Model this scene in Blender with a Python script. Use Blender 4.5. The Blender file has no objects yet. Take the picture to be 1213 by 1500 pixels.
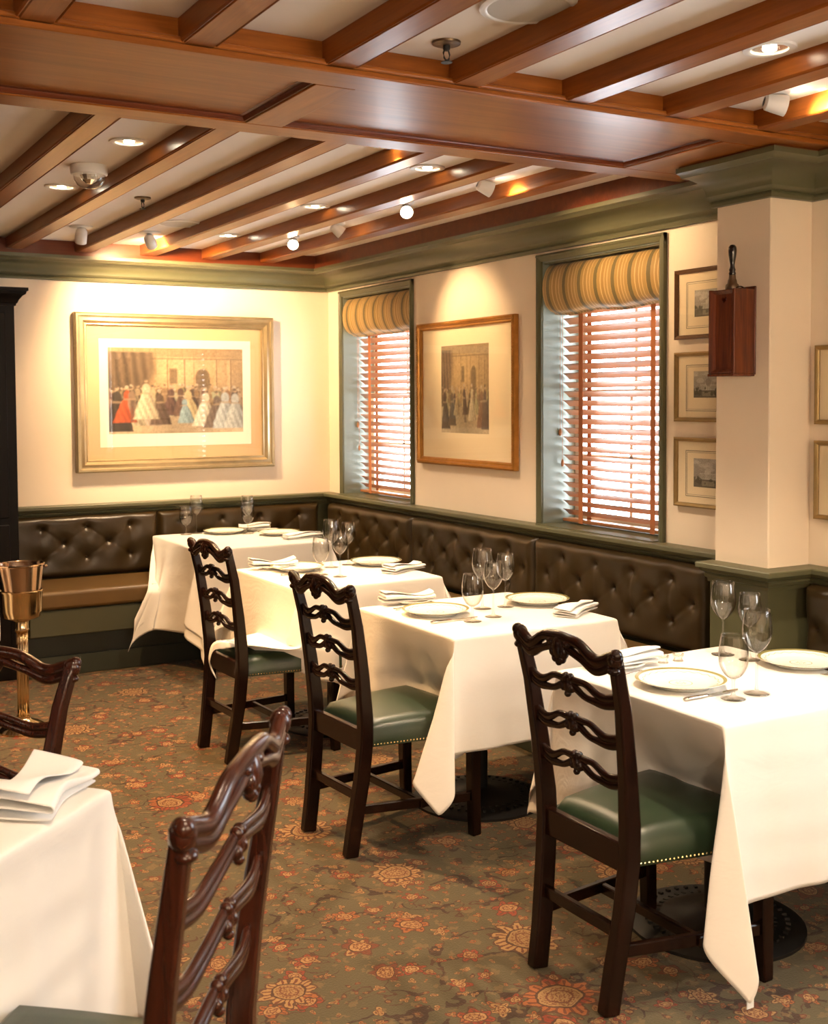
import bpy, bmesh, math, random, zlib, base64
import numpy as np
from mathutils import Vector, Matrix
PI = math.pi
random.seed(7)
C = bpy.context.scene.collection
S = bpy.context.scene

# ------------------------------------------------------------------ camera
cam = bpy.data.objects.new('camera', bpy.data.cameras.new('camera'))
C.objects.link(cam)
def cam_axes(yaw, pitch, roll):
    r = Vector((math.cos(yaw), -math.sin(yaw), 0)); f = Vector((math.sin(yaw), math.cos(yaw), 0)); u = Vector((0, 0, 1))
    f, u = f*math.cos(pitch) + u*math.sin(pitch), u*math.cos(pitch) - f*math.sin(pitch)
    r, u = r*math.cos(roll) + u*math.sin(roll), u*math.cos(roll) - r*math.sin(roll)
    return r, u, f
_r, _u, _f = cam_axes(0.520790, -0.045539, -0.005482)
cam.matrix_world = Matrix(((_r.x, _u.x, -_f.x, -3.64094), (_r.y, _u.y, -_f.y, -7.55634), (_r.z, _u.z, -_f.z, 1.63), (0, 0, 0, 1)))
cam.data.sensor_fit = 'VERTICAL'; cam.data.sensor_height = 36.0
cam.data.lens = 1720.87/1500*36.0
cam.data.shift_y = -87.567/1500
cam.data.clip_start = 0.02
cam.data.dof.use_dof = True; cam.data.dof.focus_distance = 4.3; cam.data.dof.aperture_fstop = 7.1
S.camera = cam

# ------------------------------------------------------------------ world, exposure
w = bpy.data.worlds.new('overcast_sky'); S.world = w; w.use_nodes = True
w.node_tree.nodes['Background'].inputs['Color'].default_value = (0.86, 0.93, 1.0, 1)
w.node_tree.nodes['Background'].inputs['Strength'].default_value = 8.0
S.view_settings.view_transform = 'Standard'
S.view_settings.look = 'None'
S.view_settings.gamma = 1.0
S.view_settings.exposure = 1.05
S.view_settings.use_curve_mapping = False
LAMP = (1.0, 0.76, 0.52)
WARM = (1.0, 0.66, 0.34)
AMBER = (1.0, 0.58, 0.25)
# unseen fill points, added behind and left of the camera to brighten the ceiling
for _n, _p, _e in (('left', (-6.3, -4.5, 1.9), 8), ('behind', (-4.0, -9.1, 2.0), 55), ('behind_right', (-1.6, -9.1, 2.0), 60)):
    _l = bpy.data.lights.new('fill_light', 'POINT'); _l.energy = _e; _l.color = (1.0, 0.82, 0.60); _l.shadow_soft_size = 0.12
    _o = bpy.data.objects.new('fill_light', _l); C.objects.link(_o); _o.location = _p

# ------------------------------------------------------------------ helpers
def tag(o, label=None, cat=None, group=None, kind=None):
    if label: o['label'] = label
    if cat: o['category'] = cat
    if group: o['group'] = group
    if kind: o['kind'] = kind
    return o
def empty(name, loc=(0, 0, 0), rz=0.0, parent=None):
    o = bpy.data.objects.new(name, None); o.empty_display_size = 0.05
    C.objects.link(o); o.location = loc; o.rotation_euler = (0, 0, rz)
    if parent: o.parent = parent
    return o
def thing(name, label, cat, loc=(0, 0, 0), rz=0.0, group=None):
    return tag(empty(name, loc, rz), label, cat, group)
class MB:
    """collects shapes, becomes ONE mesh object"""
    def __init__(s): s.v = []; s.f = []
    def add(s, vs, fs, M=None):
        n = len(s.v)
        s.v += [tuple(M @ Vector(v)) if M else tuple(v) for v in vs]
        s.f += [tuple(i + n for i in f) for f in fs]
        return s
    def box(s, x0, x1, y0, y1, z0, z1, M=None):
        v = [(x, y, z) for x in (x0, x1) for y in (y0, y1) for z in (z0, z1)]
        return s.add(v, [(0, 1, 3, 2), (4, 6, 7, 5), (0, 4, 5, 1), (2, 3, 7, 6), (0, 2, 6, 4), (1, 5, 7, 3)], M)
    def prism(s, poly, z0, z1, M=None):
        n = len(poly)
        v = [(x, y, z0) for x, y in poly] + [(x, y, z1) for x, y in poly]
        f = [tuple(range(n-1, -1, -1)), tuple(range(n, 2*n))] + [(i, (i+1) % n, n+(i+1) % n, n+i) for i in range(n)]
        return s.add(v, f, M)
    def rings(s, R, closed=True, cap=True, M=None, loop=False):
        m = len(R[0]); v = [p for r in R for p in r]; f = []
        k = len(R)
        for i in range(k if loop else k-1):
            a, b = i*m, ((i+1) % k)*m
            for j in range(m if closed else m-1):
                f.append((a+j, a+(j+1) % m, b+(j+1) % m, b+j))
        if cap and closed and not loop:
            f.append(tuple(range(m-1, -1, -1))); f.append(tuple((k-1)*m + j for j in range(m)))
        return s.add(v, f, M)
    def lathe(s, prof, n=24, M=None, cap=True):
        R = [[(r*math.cos(2*PI*j/n), r*math.sin(2*PI*j/n), z) for j in range(n)] for r, z in prof]
        return s.rings(R, cap=cap, M=M)
    def tube(s, pts, rad, n=8, M=None, up=(0, 0, 1), ry=None):
        """ellipse swept along pts; rad: number or list (in-plane side), ry along the up vector"""
        P = [Vector(p) for p in pts]; k = len(P); R = []
        for i in range(k):
            t = (P[min(i+1, k-1)] - P[max(i-1, 0)]).normalized()
            a = t.cross(Vector(up))
            if a.length < 1e-4: a = t.cross(Vector((1, 0, 0)))
            a.normalize(); b = a.cross(t).normalized()
            ra = rad[i] if isinstance(rad, (list, tuple)) else rad
            rb = (ry[i] if isinstance(ry, (list, tuple)) else ry) if ry is not None else ra
            R.append([tuple(P[i] + a*ra*math.cos(2*PI*j/n) + b*rb*math.sin(2*PI*j/n)) for j in range(n)])
        return s.rings(R, M=M)
    def bar(s, pts, wa, wb, M=None, up=(0, 0, 1)):
        """rectangular section swept along pts, wa sideways, wb along up; lists allowed"""
        P = [Vector(p) for p in pts]; k = len(P); R = []
        for i in range(k):
            t = (P[min(i+1, k-1)] - P[max(i-1, 0)]).normalized()
            a = t.cross(Vector(up)); a.normalize(); b = a.cross(t).normalized()
            x = (wa[i] if isinstance(wa, (list, tuple)) else wa)/2; y = (wb[i] if isinstance(wb, (list, tuple)) else wb)/2
            R.append([tuple(P[i] + a*sx*x + b*sy*y) for sx, sy in ((-1, -1), (1, -1), (1, 1), (-1, 1))])
        return s.rings(R, M=M)
    def ball(s, c, rx, ry=None, rz=None, n=10, m=7, M=None):
        ry = rx if ry is None else ry; rz = rx if rz is None else rz
        R = [[(c[0]+rx*math.sin(PI*i/m)*math.cos(2*PI*j/n), c[1]+ry*math.sin(PI*i/m)*math.sin(2*PI*j/n), c[2]-rz*math.cos(PI*i/m)) for j in range(n)] for i in range(1, m)]
        k = len(s.v); s.rings(R, cap=False, M=M)
        b = len(s.v); s.add([(c[0], c[1], c[2]-rz), (c[0], c[1], c[2]+rz)], [], M)
        for j in range(n):
            s.f.append((b, k+(j+1) % n, k+j)); s.f.append((b+1, k+(m-2)*n+j, k+(m-2)*n+(j+1) % n))
        return s
    def sweep(s, path, prof, M=None, loop=False):
        """closed profile [(offset to the right of the path, z)] swept along a flat path with mitred corners"""
        k = len(path); R = []
        for i in range(k):
            p = Vector(path[i])
            d0 = (p - Vector(path[i-1])) if (i > 0 or loop) else None
            d1 = (Vector(path[(i+1) % k]) - p) if (i < k-1 or loop) else None
            d0 = (d0 or d1).normalized(); d1 = (d1 or d0).normalized()
            n0 = Vector((d0.y, -d0.x)); n1 = Vector((d1.y, -d1.x))
            m = n0 + n1; m = m / m.dot(n0)
            R.append([(p.x + m.x*o, p.y + m.y*o, z) for o, z in prof])
        return s.rings(R, M=M, loop=loop)
    def build(s, name, mat=None, parent=None, smooth=False, bevel=0, seg=2, loc=None, rz=0, auto=None, sub=0):
        me = bpy.data.meshes.new(name); me.from_pydata(s.v, [], s.f)
        bm = bmesh.new(); bm.from_mesh(me); bmesh.ops.recalc_face_normals(bm, faces=bm.faces[:]); bm.to_mesh(me); bm.free()
        if mat: me.materials.append(mat)
        if auto:
            me.polygons.foreach_set('use_smooth', [True]*len(me.polygons)); me.set_sharp_from_angle(angle=math.radians(auto))
        elif smooth: me.polygons.foreach_set('use_smooth', [True]*len(me.polygons))
        o = bpy.data.objects.new(name, me); C.objects.link(o)
        if parent: o.parent = parent
        if loc: o.location = loc
        if rz: o.rotation_euler = (0, 0, rz)
        if bevel:
            b = o.modifiers.new('soft_edge', 'BEVEL'); b.width = bevel; b.segments = seg; b.limit_method = 'ANGLE'; b.angle_limit = math.radians(35)
            if seg > 1:
                me.polygons.foreach_set('use_smooth', [True]*len(me.polygons)); me.set_sharp_from_angle(angle=math.radians(60))
        if sub:
            q = o.modifiers.new('round', 'SUBSURF'); q.levels = sub; q.render_levels = sub
        return o
def children(o): return [c for c in bpy.data.objects if c.parent == o]
def copy_tree(o, kids, loc=None, rz=None, label=None, parent=None):
    """copy of a thing with copies of its parts and sub-parts; kids = {object: [children]}"""
    c = o.copy(); C.objects.link(c)
    if parent: c.parent = parent
    if loc is not None: c.location = loc
    if rz is not None: c.rotation_euler = (0, 0, rz)
    if label: c['label'] = label
    for ch in kids.get(o, []): copy_tree(ch, kids, parent=c)
    return c
def kidmap(o):
    d = {}
    st = [o]
    while st:
        p = st.pop(); k = children(p); d[p] = k; st += k
    return d
def arc(cx, cy, r, a0, a1, n): return [(cx + r*math.cos(a0+(a1-a0)*i/n), cy + r*math.sin(a0+(a1-a0)*i/n)) for i in range(n+1)]

# ------------------------------------------------------------------ materials
class NT:
    def __init__(s, name):
        s.m = bpy.data.materials.new(name); s.m.use_nodes = True; s.t = s.m.node_tree; s.n = s.t.nodes; s.l = s.t.links
        s.b = s.n['Principled BSDF']
    def node(s, kind, ins=None, **kw):
        n = s.n.new(kind)
        for k, v in kw.items(): setattr(n, k, v)
        for k, v in (ins or {}).items(): s.set(n, k, v)
        return n
    def set(s, n, k, v):
        if isinstance(v, bpy.types.NodeSocket): s.l.new(v, n.inputs[k])
        else: n.inputs[k].default_value = v
    def math(s, op, a, b=0.0, c=0.0, clamp=False):
        n = s.node('ShaderNodeMath', {0: a, 1: b, 2: c}, operation=op, use_clamp=clamp); return n.outputs[0]
    def mix(s, f, a, b):
        n = s.node('ShaderNodeMix', data_type='RGBA'); s.set(n, 0, f)
        for i, v in ((6, a), (7, b)):
            s.set(n, i, v if isinstance(v, bpy.types.NodeSocket) else (*v, 1) if len(v) == 3 else v)
        return n.outputs[2]
    def ramp(s, f, stops, interp='LINEAR'):
        n = s.node('ShaderNodeValToRGB', {0: f}); e = n.color_ramp; e.interpolation = interp
        while len(e.elements) < len(stops): e.elements.new(0.5)
        for q, (p, c) in zip(e.elements, stops): q.position = p; q.color = (*c, 1) if len(c) == 3 else c
        return n.outputs[0]
    def coords(s, kind='Object'): return s.node('ShaderNodeTexCoord').outputs[kind]
    def mapping(s, v, scale=(1, 1, 1), rot=(0, 0, 0)):
        return s.node('ShaderNodeMapping', {0: v, 'Scale': scale, 'Rotation': rot}).outputs[0]
    def noise(s, v, scale, detail=4, rough=0.55, dist=0.0):
        n = s.node('ShaderNodeTexNoise', {'Vector': v, 'Scale': scale, 'Detail': detail, 'Roughness': rough, 'Distortion': dist}); return n.outputs[0]
    def bump(s, h, strength=0.2, dist=0.01):
        n = s.node('ShaderNodeBump', {'Height': h, 'Strength': strength, 'Distance': dist}); s.l.new(n.outputs[0], s.b.inputs['Normal'])
    def base(s, c): s.set(s.b, 'Base Color', c if isinstance(c, bpy.types.NodeSocket) else (*c, 1))
def plain(name, col, rough=0.5, metal=0.0, spec=None, coat=0.0, var=0.0, vs=6.0, bump=0.0, bs=60.0, emit=None, es=1.0):
    k = NT(name); k.b.inputs['Roughness'].default_value = rough; k.b.inputs['Metallic'].default_value = metal
    if spec is not None: k.b.inputs['Specular IOR Level'].default_value = spec
    k.b.inputs['Coat Weight'].default_value = coat; k.b.inputs['Coat Roughness'].default_value = 0.12
    co = k.coords()
    if var: k.base(k.mix(k.noise(co, vs, 5), tuple(c*(1-var) for c in col), tuple(min(1, c*(1+var)) for c in col)))
    else: k.base(col)
    if bump: k.bump(k.noise(co, bs, 3), bump, 0.004)
    if emit: k.b.inputs['Emission Color'].default_value = (*emit, 1); k.b.inputs['Emission Strength'].default_value = es
    return k.m
def wood(name, dark, light, axis=1, rough=0.3, coat=0.4, scale=1.0, bump=0.05, spec=0.32):
    k = NT(name); co = k.coords()
    sc = [22*scale]*3; sc[axis] = 1.3*scale
    v = k.mapping(co, tuple(sc))
    n1 = k.noise(v, 1.0, 6, 0.6, 0.6); n2 = k.noise(k.mapping(co, tuple(x*6 for x in sc)), 1.0, 3, 0.6)
    f = k.math('ADD', k.math('MULTIPLY', n1, 0.72), k.math('MULTIPLY', n2, 0.28))
    k.base(k.ramp(f, [(0.3, dark), (0.52, tuple((a+b)/2 for a, b in zip(dark, light))), (0.7, light)]))
    k.b.inputs['Roughness'].default_value = rough; k.b.inputs['Coat Weight'].default_value = coat; k.b.inputs['Coat Roughness'].default_value = 0.15; k.b.inputs['Specular IOR Level'].default_value = spec
    k.bump(f, bump, 0.003)
    return k.m
M_WALL = plain('cream_paint', (0.84, 0.72, 0.57), 0.6, var=0.03, vs=3, bump=0.03, bs=40)
M_PLASTER = plain('ceiling_plaster', (0.80, 0.74, 0.67), 0.8, var=0.03, bump=0.05, bs=25)
M_GREEN = plain('olive_green_paint', (0.098, 0.098, 0.050), 0.42, var=0.10, vs=9, bump=0.02, bs=90)
M_DIMGREEN = plain('dimmed_olive_paint', (0.060, 0.062, 0.034), 0.45, var=0.1)  # the olive paint again, darkened for the low light at the bench base
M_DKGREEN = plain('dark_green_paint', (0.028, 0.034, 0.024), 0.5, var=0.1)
M_BEAM = wood('varnished_beam_wood', (0.16, 0.042, 0.0075), (0.31, 0.092, 0.015), 1, 0.29, 0.05, 1.0, 0.012, 0.16)
M_GIRDER = wood('varnished_girder_wood', (0.17, 0.048, 0.008), (0.33, 0.104, 0.017), 0, 0.33, 0.05, 1.0, 0.02, 0.16)
M_FASCIA = wood('fascia_wood', (0.09, 0.018, 0.006), (0.17, 0.038, 0.011), 0, 0.3, 0.1)
M_CHAIR = wood('dark_mahogany', (0.0045, 0.0017, 0.0012), (0.019, 0.006, 0.003), 2, 0.24, 0.2, 1.0, 0.05, 0.25)
M_CHAIRRED = wood('red_and_redlit_mahogany', (0.016, 0.004, 0.002), (0.060, 0.014, 0.006), 2, 0.25, 0.35)  # the left chair's own red; on the front chair it stands for light
M_LOWBOUNCE = wood('low_bounce_wood', (0.020, 0.007, 0.004), (0.055, 0.018, 0.008), 2, 0.35, 0.1)  # dark tone chosen so the unseen left wall bounces less light
M_CABINET = wood('near_black_oak', (0.003, 0.002, 0.0016), (0.009, 0.005, 0.004), 2, 0.42, 0.0, 0.6, 0.15, 0.14)
M_BLIND = wood('blind_slat_wood', (0.27, 0.105, 0.038), (0.46, 0.20, 0.080), 1, 0.4, 0.2)
M_TAPE = plain('blind_tape_cloth', (0.45, 0.16, 0.06), 0.8)
M_BOX = wood('box_mahogany', (0.045, 0.009, 0.004), (0.20, 0.043, 0.012), 2, 0.25, 0.3, 1.4)
M_EBONY = plain('ebony_handle', (0.010, 0.007, 0.006), 0.2, coat=0.5)
M_BRONZE = plain('dull_bronze', (0.16, 0.11, 0.07), 0.4, 0.9)
M_BLACK = plain('black_iron', (0.012, 0.011, 0.010), 0.5, 0.3)
M_STEEL = plain('silver_cutlery', (0.62, 0.58, 0.52), 0.18, 1.0)
M_BRASS = plain('polished_brass', (0.66, 0.53, 0.33), 0.14, 1.0)
M_COPPER = plain('silvered_copper', (0.56, 0.42, 0.31), 0.17, 1.0)
M_NAIL = plain('brass_nailhead', (0.75, 0.55, 0.25), 0.25, 1.0)
M_WHITEPLASTIC = plain('white_enamel', (0.72, 0.70, 0.66), 0.35)
def thin_glass(name, ior, tint=(1, 1, 1), edge=None):
    """thin clear glass: passes light straight through, mirrors by Fresnel"""
    k = NT(name); k.n.remove(k.b)
    t = k.node('ShaderNodeBsdfTransparent', {0: (*tint, 1)}); g = k.node('ShaderNodeBsdfGlossy', {'Color': (1, 1, 1, 1), 'Roughness': 0.0})
    ge = k.node('ShaderNodeNewGeometry'); dt = k.node('ShaderNodeVectorMath', {0: ge.outputs['Normal'], 1: ge.outputs['Incoming']}, operation='DOT_PRODUCT').outputs['Value']
    f0 = ((ior-1)/(ior+1))**2
    f = k.math('ADD', f0, k.math('MULTIPLY', 1-f0, k.math('POWER', k.math('SUBTRACT', 1.0, k.math('ABSOLUTE', dt), 0.0, True), 5.0)))
    if edge: k.set(t, 0, k.mix(k.math('POWER', k.math('SUBTRACT', 1.0, k.math('ABSOLUTE', dt), 0.0, True), 2.2), tint, edge))
    x = k.node('ShaderNodeMixShader', {0: f, 1: t.outputs[0], 2: g.outputs[0]})
    k.l.new(x.outputs[0], k.n['Material Output'].inputs['Surface']); return k.m
M_GLASSPLAIN = thin_glass('clear_pane', 1.32)
M_GLASS = thin_glass('stemware_glass', 1.62, (0.97, 0.97, 0.96), (0.48, 0.45, 0.40))
def leather(name, a, b, rough):
    k = NT(name); co = k.coords()
    k.base(k.mix(k.noise(co, 5, 6, 0.65), a, b))
    k.b.inputs['Roughness'].default_value = rough
    vo = k.node('ShaderNodeTexVoronoi', {'Vector': co, 'Scale': 220.0}, feature='DISTANCE_TO_EDGE').outputs['Distance']
    k.bump(k.math('ADD', vo, k.math('MULTIPLY', k.noise(co, 14, 4), 0.6)), 0.12, 0.003)
    return k.m
M_LEATHER = leather('brown_leather', (0.014, 0.009, 0.003), (0.050, 0.029, 0.008), 0.33)
M_LITLEATHER = leather('highlit_brown_leather', (0.060, 0.032, 0.009), (0.15, 0.085, 0.022), 0.38)  # same brown leather, its highlights painted in as a lighter tan
M_GREENLEATHER = leather('green_leather', (0.007, 0.019, 0.009), (0.022, 0.040, 0.018), 0.34)
_k = NT('white_linen'); _co = _k.coords(); _k.base(_k.mix(_k.noise(_co, 4, 3), (0.80, 0.77, 0.72), (0.86, 0.83, 0.78)))
_k.b.inputs['Roughness'].default_value = 0.75; _k.b.inputs['Sheen Weight'].default_value = 0.15
_k.bump(_k.math('ADD', _k.node('ShaderNodeTexWave', {'Vector': _co, 'Scale': 260.0}).outputs[1], _k.math('MULTIPLY', _k.noise(_k.mapping(_co, (5, 5, 9)), 1.0, 6, 0.6, 0.8), 14.0)), 0.16, 0.0022); M_LINEN = _k.m
_k = NT('napkin_linen'); _co = _k.coords(); _k.base((0.88, 0.87, 0.85)); _k.b.inputs['Roughness'].default_value = 0.8; _k.bump(_k.noise(_co, 30, 4), 0.15, 0.003); M_NAPKIN = _k.m
# striped shade cloth: gold ground, olive bands and thin pale lines along y
_k = NT('striped_shade_cloth'); _sx = _k.node('ShaderNodeSeparateXYZ', {0: _k.coords()})
_t = _k.math('FRACT', _k.math('DIVIDE', _sx.outputs[1], 0.128))
_k.base(_k.ramp(_t, [(0.0, (0.135, 0.10, 0.028)), (0.20, (0.46, 0.29, 0.085)), (0.24, (0.36, 0.22, 0.06)), (0.42, (0.58, 0.40, 0.16)), (0.47, (0.36, 0.22, 0.06)), (0.60, (0.56, 0.38, 0.15)), (0.66, (0.35, 0.21, 0.058)), (0.80, (0.58, 0.40, 0.16)), (0.85, (0.36, 0.22, 0.06)), (0.97, (0.42, 0.26, 0.075))], 'CONSTANT'))
_k.b.inputs['Roughness'].default_value = 0.6; _k.b.inputs['Sheen Weight'].default_value = 0.2; M_SHADE = _k.m
# dinner plate: glazed white with an olive rim band, a wavy gold line and a centre roundel
_k = NT('decorated_porcelain'); _sx = _k.node('ShaderNodeSeparateXYZ', {0: _k.coords()})
_rr = _k.math('SQRT', _k.math('ADD', _k.math('MULTIPLY', _sx.outputs[0], _sx.outputs[0]), _k.math('MULTIPLY', _sx.outputs[1], _sx.outputs[1])))
_an = _k.math('ARCTAN2', _sx.outputs[1], _sx.outputs[0])
def _band(r, c, h): return _k.math('LESS_THAN', _k.math('ABSOLUTE', _k.math('SUBTRACT', r, c)), h)
_c = _k.mix(_band(_rr, 0.130, 0.0055), (0.86, 0.85, 0.80), (0.30, 0.27, 0.10))
_wave = _k.math('ADD', _rr, _k.math('MULTIPLY', _k.math('SINE', _k.math('MULTIPLY', _an, 22.0)), 0.0022))
_c = _k.mix(_band(_wave, 0.111, 0.0011), _c, (0.50, 0.40, 0.20))
_c = _k.mix(_band(_rr, 0.034, 0.0012), _c, (0.45, 0.36, 0.16))
_ros = _k.math('ADD', _rr, _k.math('MULTIPLY', _k.math('SINE', _k.math('MULTIPLY', _an, 8.0)), 0.004))
_c = _k.mix(_band(_ros, 0.012, 0.0018), _c, (0.50, 0.42, 0.24))
_k.base(_c); _k.b.inputs['Roughness'].default_value = 0.12; M_PLATE = _k.m
M_SMALLPLATE = plain('white_porcelain', (0.85, 0.84, 0.79), 0.12)
def glow(name, col, st):
    return plain(name, (0.9, 0.9, 0.9), 0.4, emit=col, es=st)
M_BULB = glow('lamp_glow', (1.0, 0.86, 0.62), 30.0)
M_REFLECT = plain('lamp_reflector', (0.85, 0.80, 0.72), 0.22, 0.9)
# oriental carpet: flowers from Voronoi cells (petals in polar coordinates), broken vines, small leaves, pile
def carpet():
    k = NT('oriental_carpet')
    P = k.node('ShaderNodeNewGeometry').outputs['Position']
    wob = k.node('ShaderNodeTexNoise', {'Vector': P, 'Scale': 11.0, 'Detail': 3.0}).outputs['Color']
    off = k.node('ShaderNodeVectorMath', {0: wob, 1: (0.5, 0.5, 0.5)}, operation='SUBTRACT').outputs[0]
    off = k.node('ShaderNodeVectorMath', {0: off, 'Scale': 0.055}, operation='SCALE').outputs[0]
    Q = k.node('ShaderNodeVectorMath', {0: P, 1: off}, operation='ADD').outputs[0]
    fine = k.noise(P, 170, 2)
    ground = k.mix(k.noise(P, 1.3, 4), (0.060, 0.056, 0.033), (0.092, 0.070, 0.035))
    def flowers(c, scale, rand, R, petals, cols, shift, keep, centre, lobes=0.2):
        v = k.node('ShaderNodeVectorMath', {0: Q, 1: shift}, operation='ADD').outputs[0]
        v = k.node('ShaderNodeVectorMath', {0: v, 'Scale': scale}, operation='SCALE').outputs[0]
        vo = k.node('ShaderNodeTexVoronoi', {'Vector': v, 'Scale': 1.0, 'Randomness': rand}, voronoi_dimensions='2D')
        d = k.node('ShaderNodeVectorMath', {0: v, 1: vo.outputs['Position']}, operation='SUBTRACT').outputs[0]
        s = k.node('ShaderNodeSeparateXYZ', {0: d}); x, y = s.outputs[0], s.outputs[1]
        cs = k.node('ShaderNodeSeparateXYZ', {0: vo.outputs['Color']})
        r = k.math('DIVIDE', k.math('SQRT', k.math('ADD', k.math('MULTIPLY', x, x), k.math('MULTIPLY', y, y))), scale)
        rad = k.math('MULTIPLY', k.math('ADD', k.math('MULTIPLY', cs.outputs[2], 0.5), 0.65), R)
        r = k.math('DIVIDE', r, rad)
        a = k.math('ADD', k.math('MULTIPLY', k.math('ARCTAN2', y, x), petals), k.math('MULTIPLY', cs.outputs[0], 6.28))
        cosa = k.math('COSINE', a)
        wobble = k.math('MULTIPLY', k.math('SUBTRACT', k.noise(P, 26, 2), 0.5), 0.55)
        edge = k.math('ADD', k.math('ADD', 0.78, k.math('MULTIPLY', cosa, lobes)), wobble)
        on = k.math('LESS_THAN', cs.outputs[1], keep)
        inside = k.math('MULTIPLY', k.math('LESS_THAN', r, edge), on)
        pick = k.math('FRACT', k.math('ADD', k.math('MULTIPLY', cs.outputs[0], 7.3), k.math('MULTIPLY', k.noise(P, 9, 1), 0.9)))
        col = k.ramp(pick, cols, 'CONSTANT')
        vein = k.math('GREATER_THAN', k.math('ADD', k.math('COSINE', k.math('MULTIPLY', a, 2.0)), k.math('MULTIPLY', wobble, 3.0)), 0.45)
        col = k.mix(k.math('MULTIPLY', k.math('LESS_THAN', r, 0.72), vein), col, (0.11, 0.030, 0.014))
        col = k.mix(k.math('LESS_THAN', r, 0.50), col, (0.055, 0.020, 0.011))
        col = k.mix(k.math('LESS_THAN', r, 0.44), col, centre)
        col = k.mix(k.math('MULTIPLY', k.math('LESS_THAN', r, 0.40), k.math('GREATER_THAN', k.noise(P, 150, 2), 0.52)), col, (0.14, 0.045, 0.02))
        col = k.mix(k.math('LESS_THAN', k.math('ABSOLUTE', k.math('SUBTRACT', r, 0.26)), 0.022), col, (0.12, 0.035, 0.016))
        col = k.mix(k.math('GREATER_THAN', r, k.math('SUBTRACT', edge, 0.09)), col, (0.070, 0.028, 0.015))
        return k.mix(inside, c, col)
    c = ground
    # vines
    n1 = k.noise(Q, 3.6, 2, 0.5, 0.5)
    line = k.math('LESS_THAN', k.math('ABSOLUTE', k.math('SUBTRACT', n1, 0.5)), 0.013)
    gate = k.math('GREATER_THAN', k.noise(P, 5.0, 2), 0.46)
    c = k.mix(k.math('MULTIPLY', line, gate), c, (0.035, 0.016, 0.011))
    n2 = k.noise(Q, 5.5, 2, 0.5, 0.8)
    line2 = k.math('LESS_THAN', k.math('ABSOLUTE', k.math('SUBTRACT', n2, 0.47)), 0.008)
    c = k.mix(k.math('MULTIPLY', line2, k.math('GREATER_THAN', k.noise(P, 6.0, 2), 0.5)), c, (0.06, 0.025, 0.014))
    RED, ORG, TAN, RUST = (0.21, 0.032, 0.014), (0.27, 0.085, 0.026), (0.30, 0.175, 0.072), (0.13, 0.030, 0.015)
    blot = k.math('GREATER_THAN', k.noise(Q, 21, 3), 0.60)
    c = k.mix(k.math('MULTIPLY', blot, 0.55), c, (0.17, 0.11, 0.05))
    c = flowers(c, 21.0, 1.0, 0.012, 2.0, [(0, TAN), (0.25, (0.045, 0.02, 0.012)), (0.55, RUST), (0.8, ORG)], (5.1, 2.7, 0), 0.70, (0.22, 0.12, 0.05))
    c = flowers(c, 13.0, 1.0, 0.019, 3.0, [(0, TAN), (0.3, (0.045, 0.018, 0.012)), (0.5, ORG), (0.75, RED)], (3.1, 7.7, 0), 0.70, (0.28, 0.16, 0.06))
    c = flowers(c, 7.3, 1.0, 0.036, 5.0, [(0, ORG), (0.25, TAN), (0.5, RED), (0.8, RUST)], (0.37, 2.13, 0), 0.68, (0.33, 0.20, 0.085))
    c = flowers(c, 4.1, 0.95, 0.066, 6.0, [(0, RED), (0.35, ORG), (0.6, RUST), (0.8, TAN)], (1.7, 0.4, 0), 0.72, (0.33, 0.19, 0.08), 0.14)
    c = flowers(c, 1.75, 0.6, 0.125, 11.0, [(0, TAN), (0.3, ORG), (0.55, RED), (0.7, TAN)], (0.22, 0.15, 0), 0.85, (0.27, 0.165, 0.07), 0.08)
    c = k.mix(k.math('MULTIPLY', fine, 0.45), c, (0.06, 0.045, 0.025))
    k.base(c); k.b.inputs['Roughness'].default_value = 0.95; k.b.inputs['Specular IOR Level'].default_value = 0.15
    k.b.inputs['Sheen Weight'].default_value = 0.1
    k.bump(fine, 0.5, 0.004)
    return k.m
M_CARPET = carpet()

# ------------------------------------------------------------------ room shell
X0, X1, Y0, Y1, ZC = -6.6, 0.0, -9.4, 0.0, 2.61
def struct(o, label=None): return tag(o, label, None, None, 'structure')
struct(MB().box(X0-0.3, 0.45, Y0-0.3, 0.3, -0.12, 0).build('floor', M_CARPET), 'patterned oriental carpet in olive, red and tan flowers')
struct(MB().box(X0-0.3, 0.45, Y0-0.3, 0.3, ZC, ZC+0.12).build('ceiling', M_PLASTER), 'off white plaster between the ceiling beams')
struct(MB().box(X0-0.3, 0.3, 0, 0.3, 0, ZC).build('wall_back', M_WALL), 'cream painted wall behind the large gilt picture')
struct(MB().box(X0-0.3, X0, Y0, 0, 0, ZC).build('wall_left', M_LOWBOUNCE), 'dark panelled wall outside the picture on the left')
struct(MB().box(X0-0.3, 0.3, Y0-0.3, Y0, 0, ZC).build('wall_front', M_WALL), 'cream painted wall behind the camera')
WIN = [(-0.236, -1.185, 0.97, 2.335), (-2.567, -3.475, 0.97, 2.335), (-5.6, -6.7, 0.97, 2.335)]  # third opening is unseen, added for daylight on the near tables
m = MB(); ys = [0.0] + [y for a in WIN for y in a[:2]] + [Y0]
for i in range(0, len(ys), 2): m.box(0, 0.28, ys[i+1], ys[i], 0, ZC)
for y1, y0, z0, z1 in WIN: m.box(0, 0.28, y0, y1, 0, z0); m.box(0, 0.28, y0, y1, z1, ZC)
struct(m.build('wall_right', M_WALL), 'cream painted wall with the deep blind covered windows')
PX, PYF, PYN = -0.226, -4.05, -4.335
struct(MB().box(PX, 0.0, PYN, PYF, 0, ZC).build('wall_pillar', M_WALL, bevel=0.004, seg=1), 'cream pier jutting from the window wall, carrying the bell box')

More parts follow.
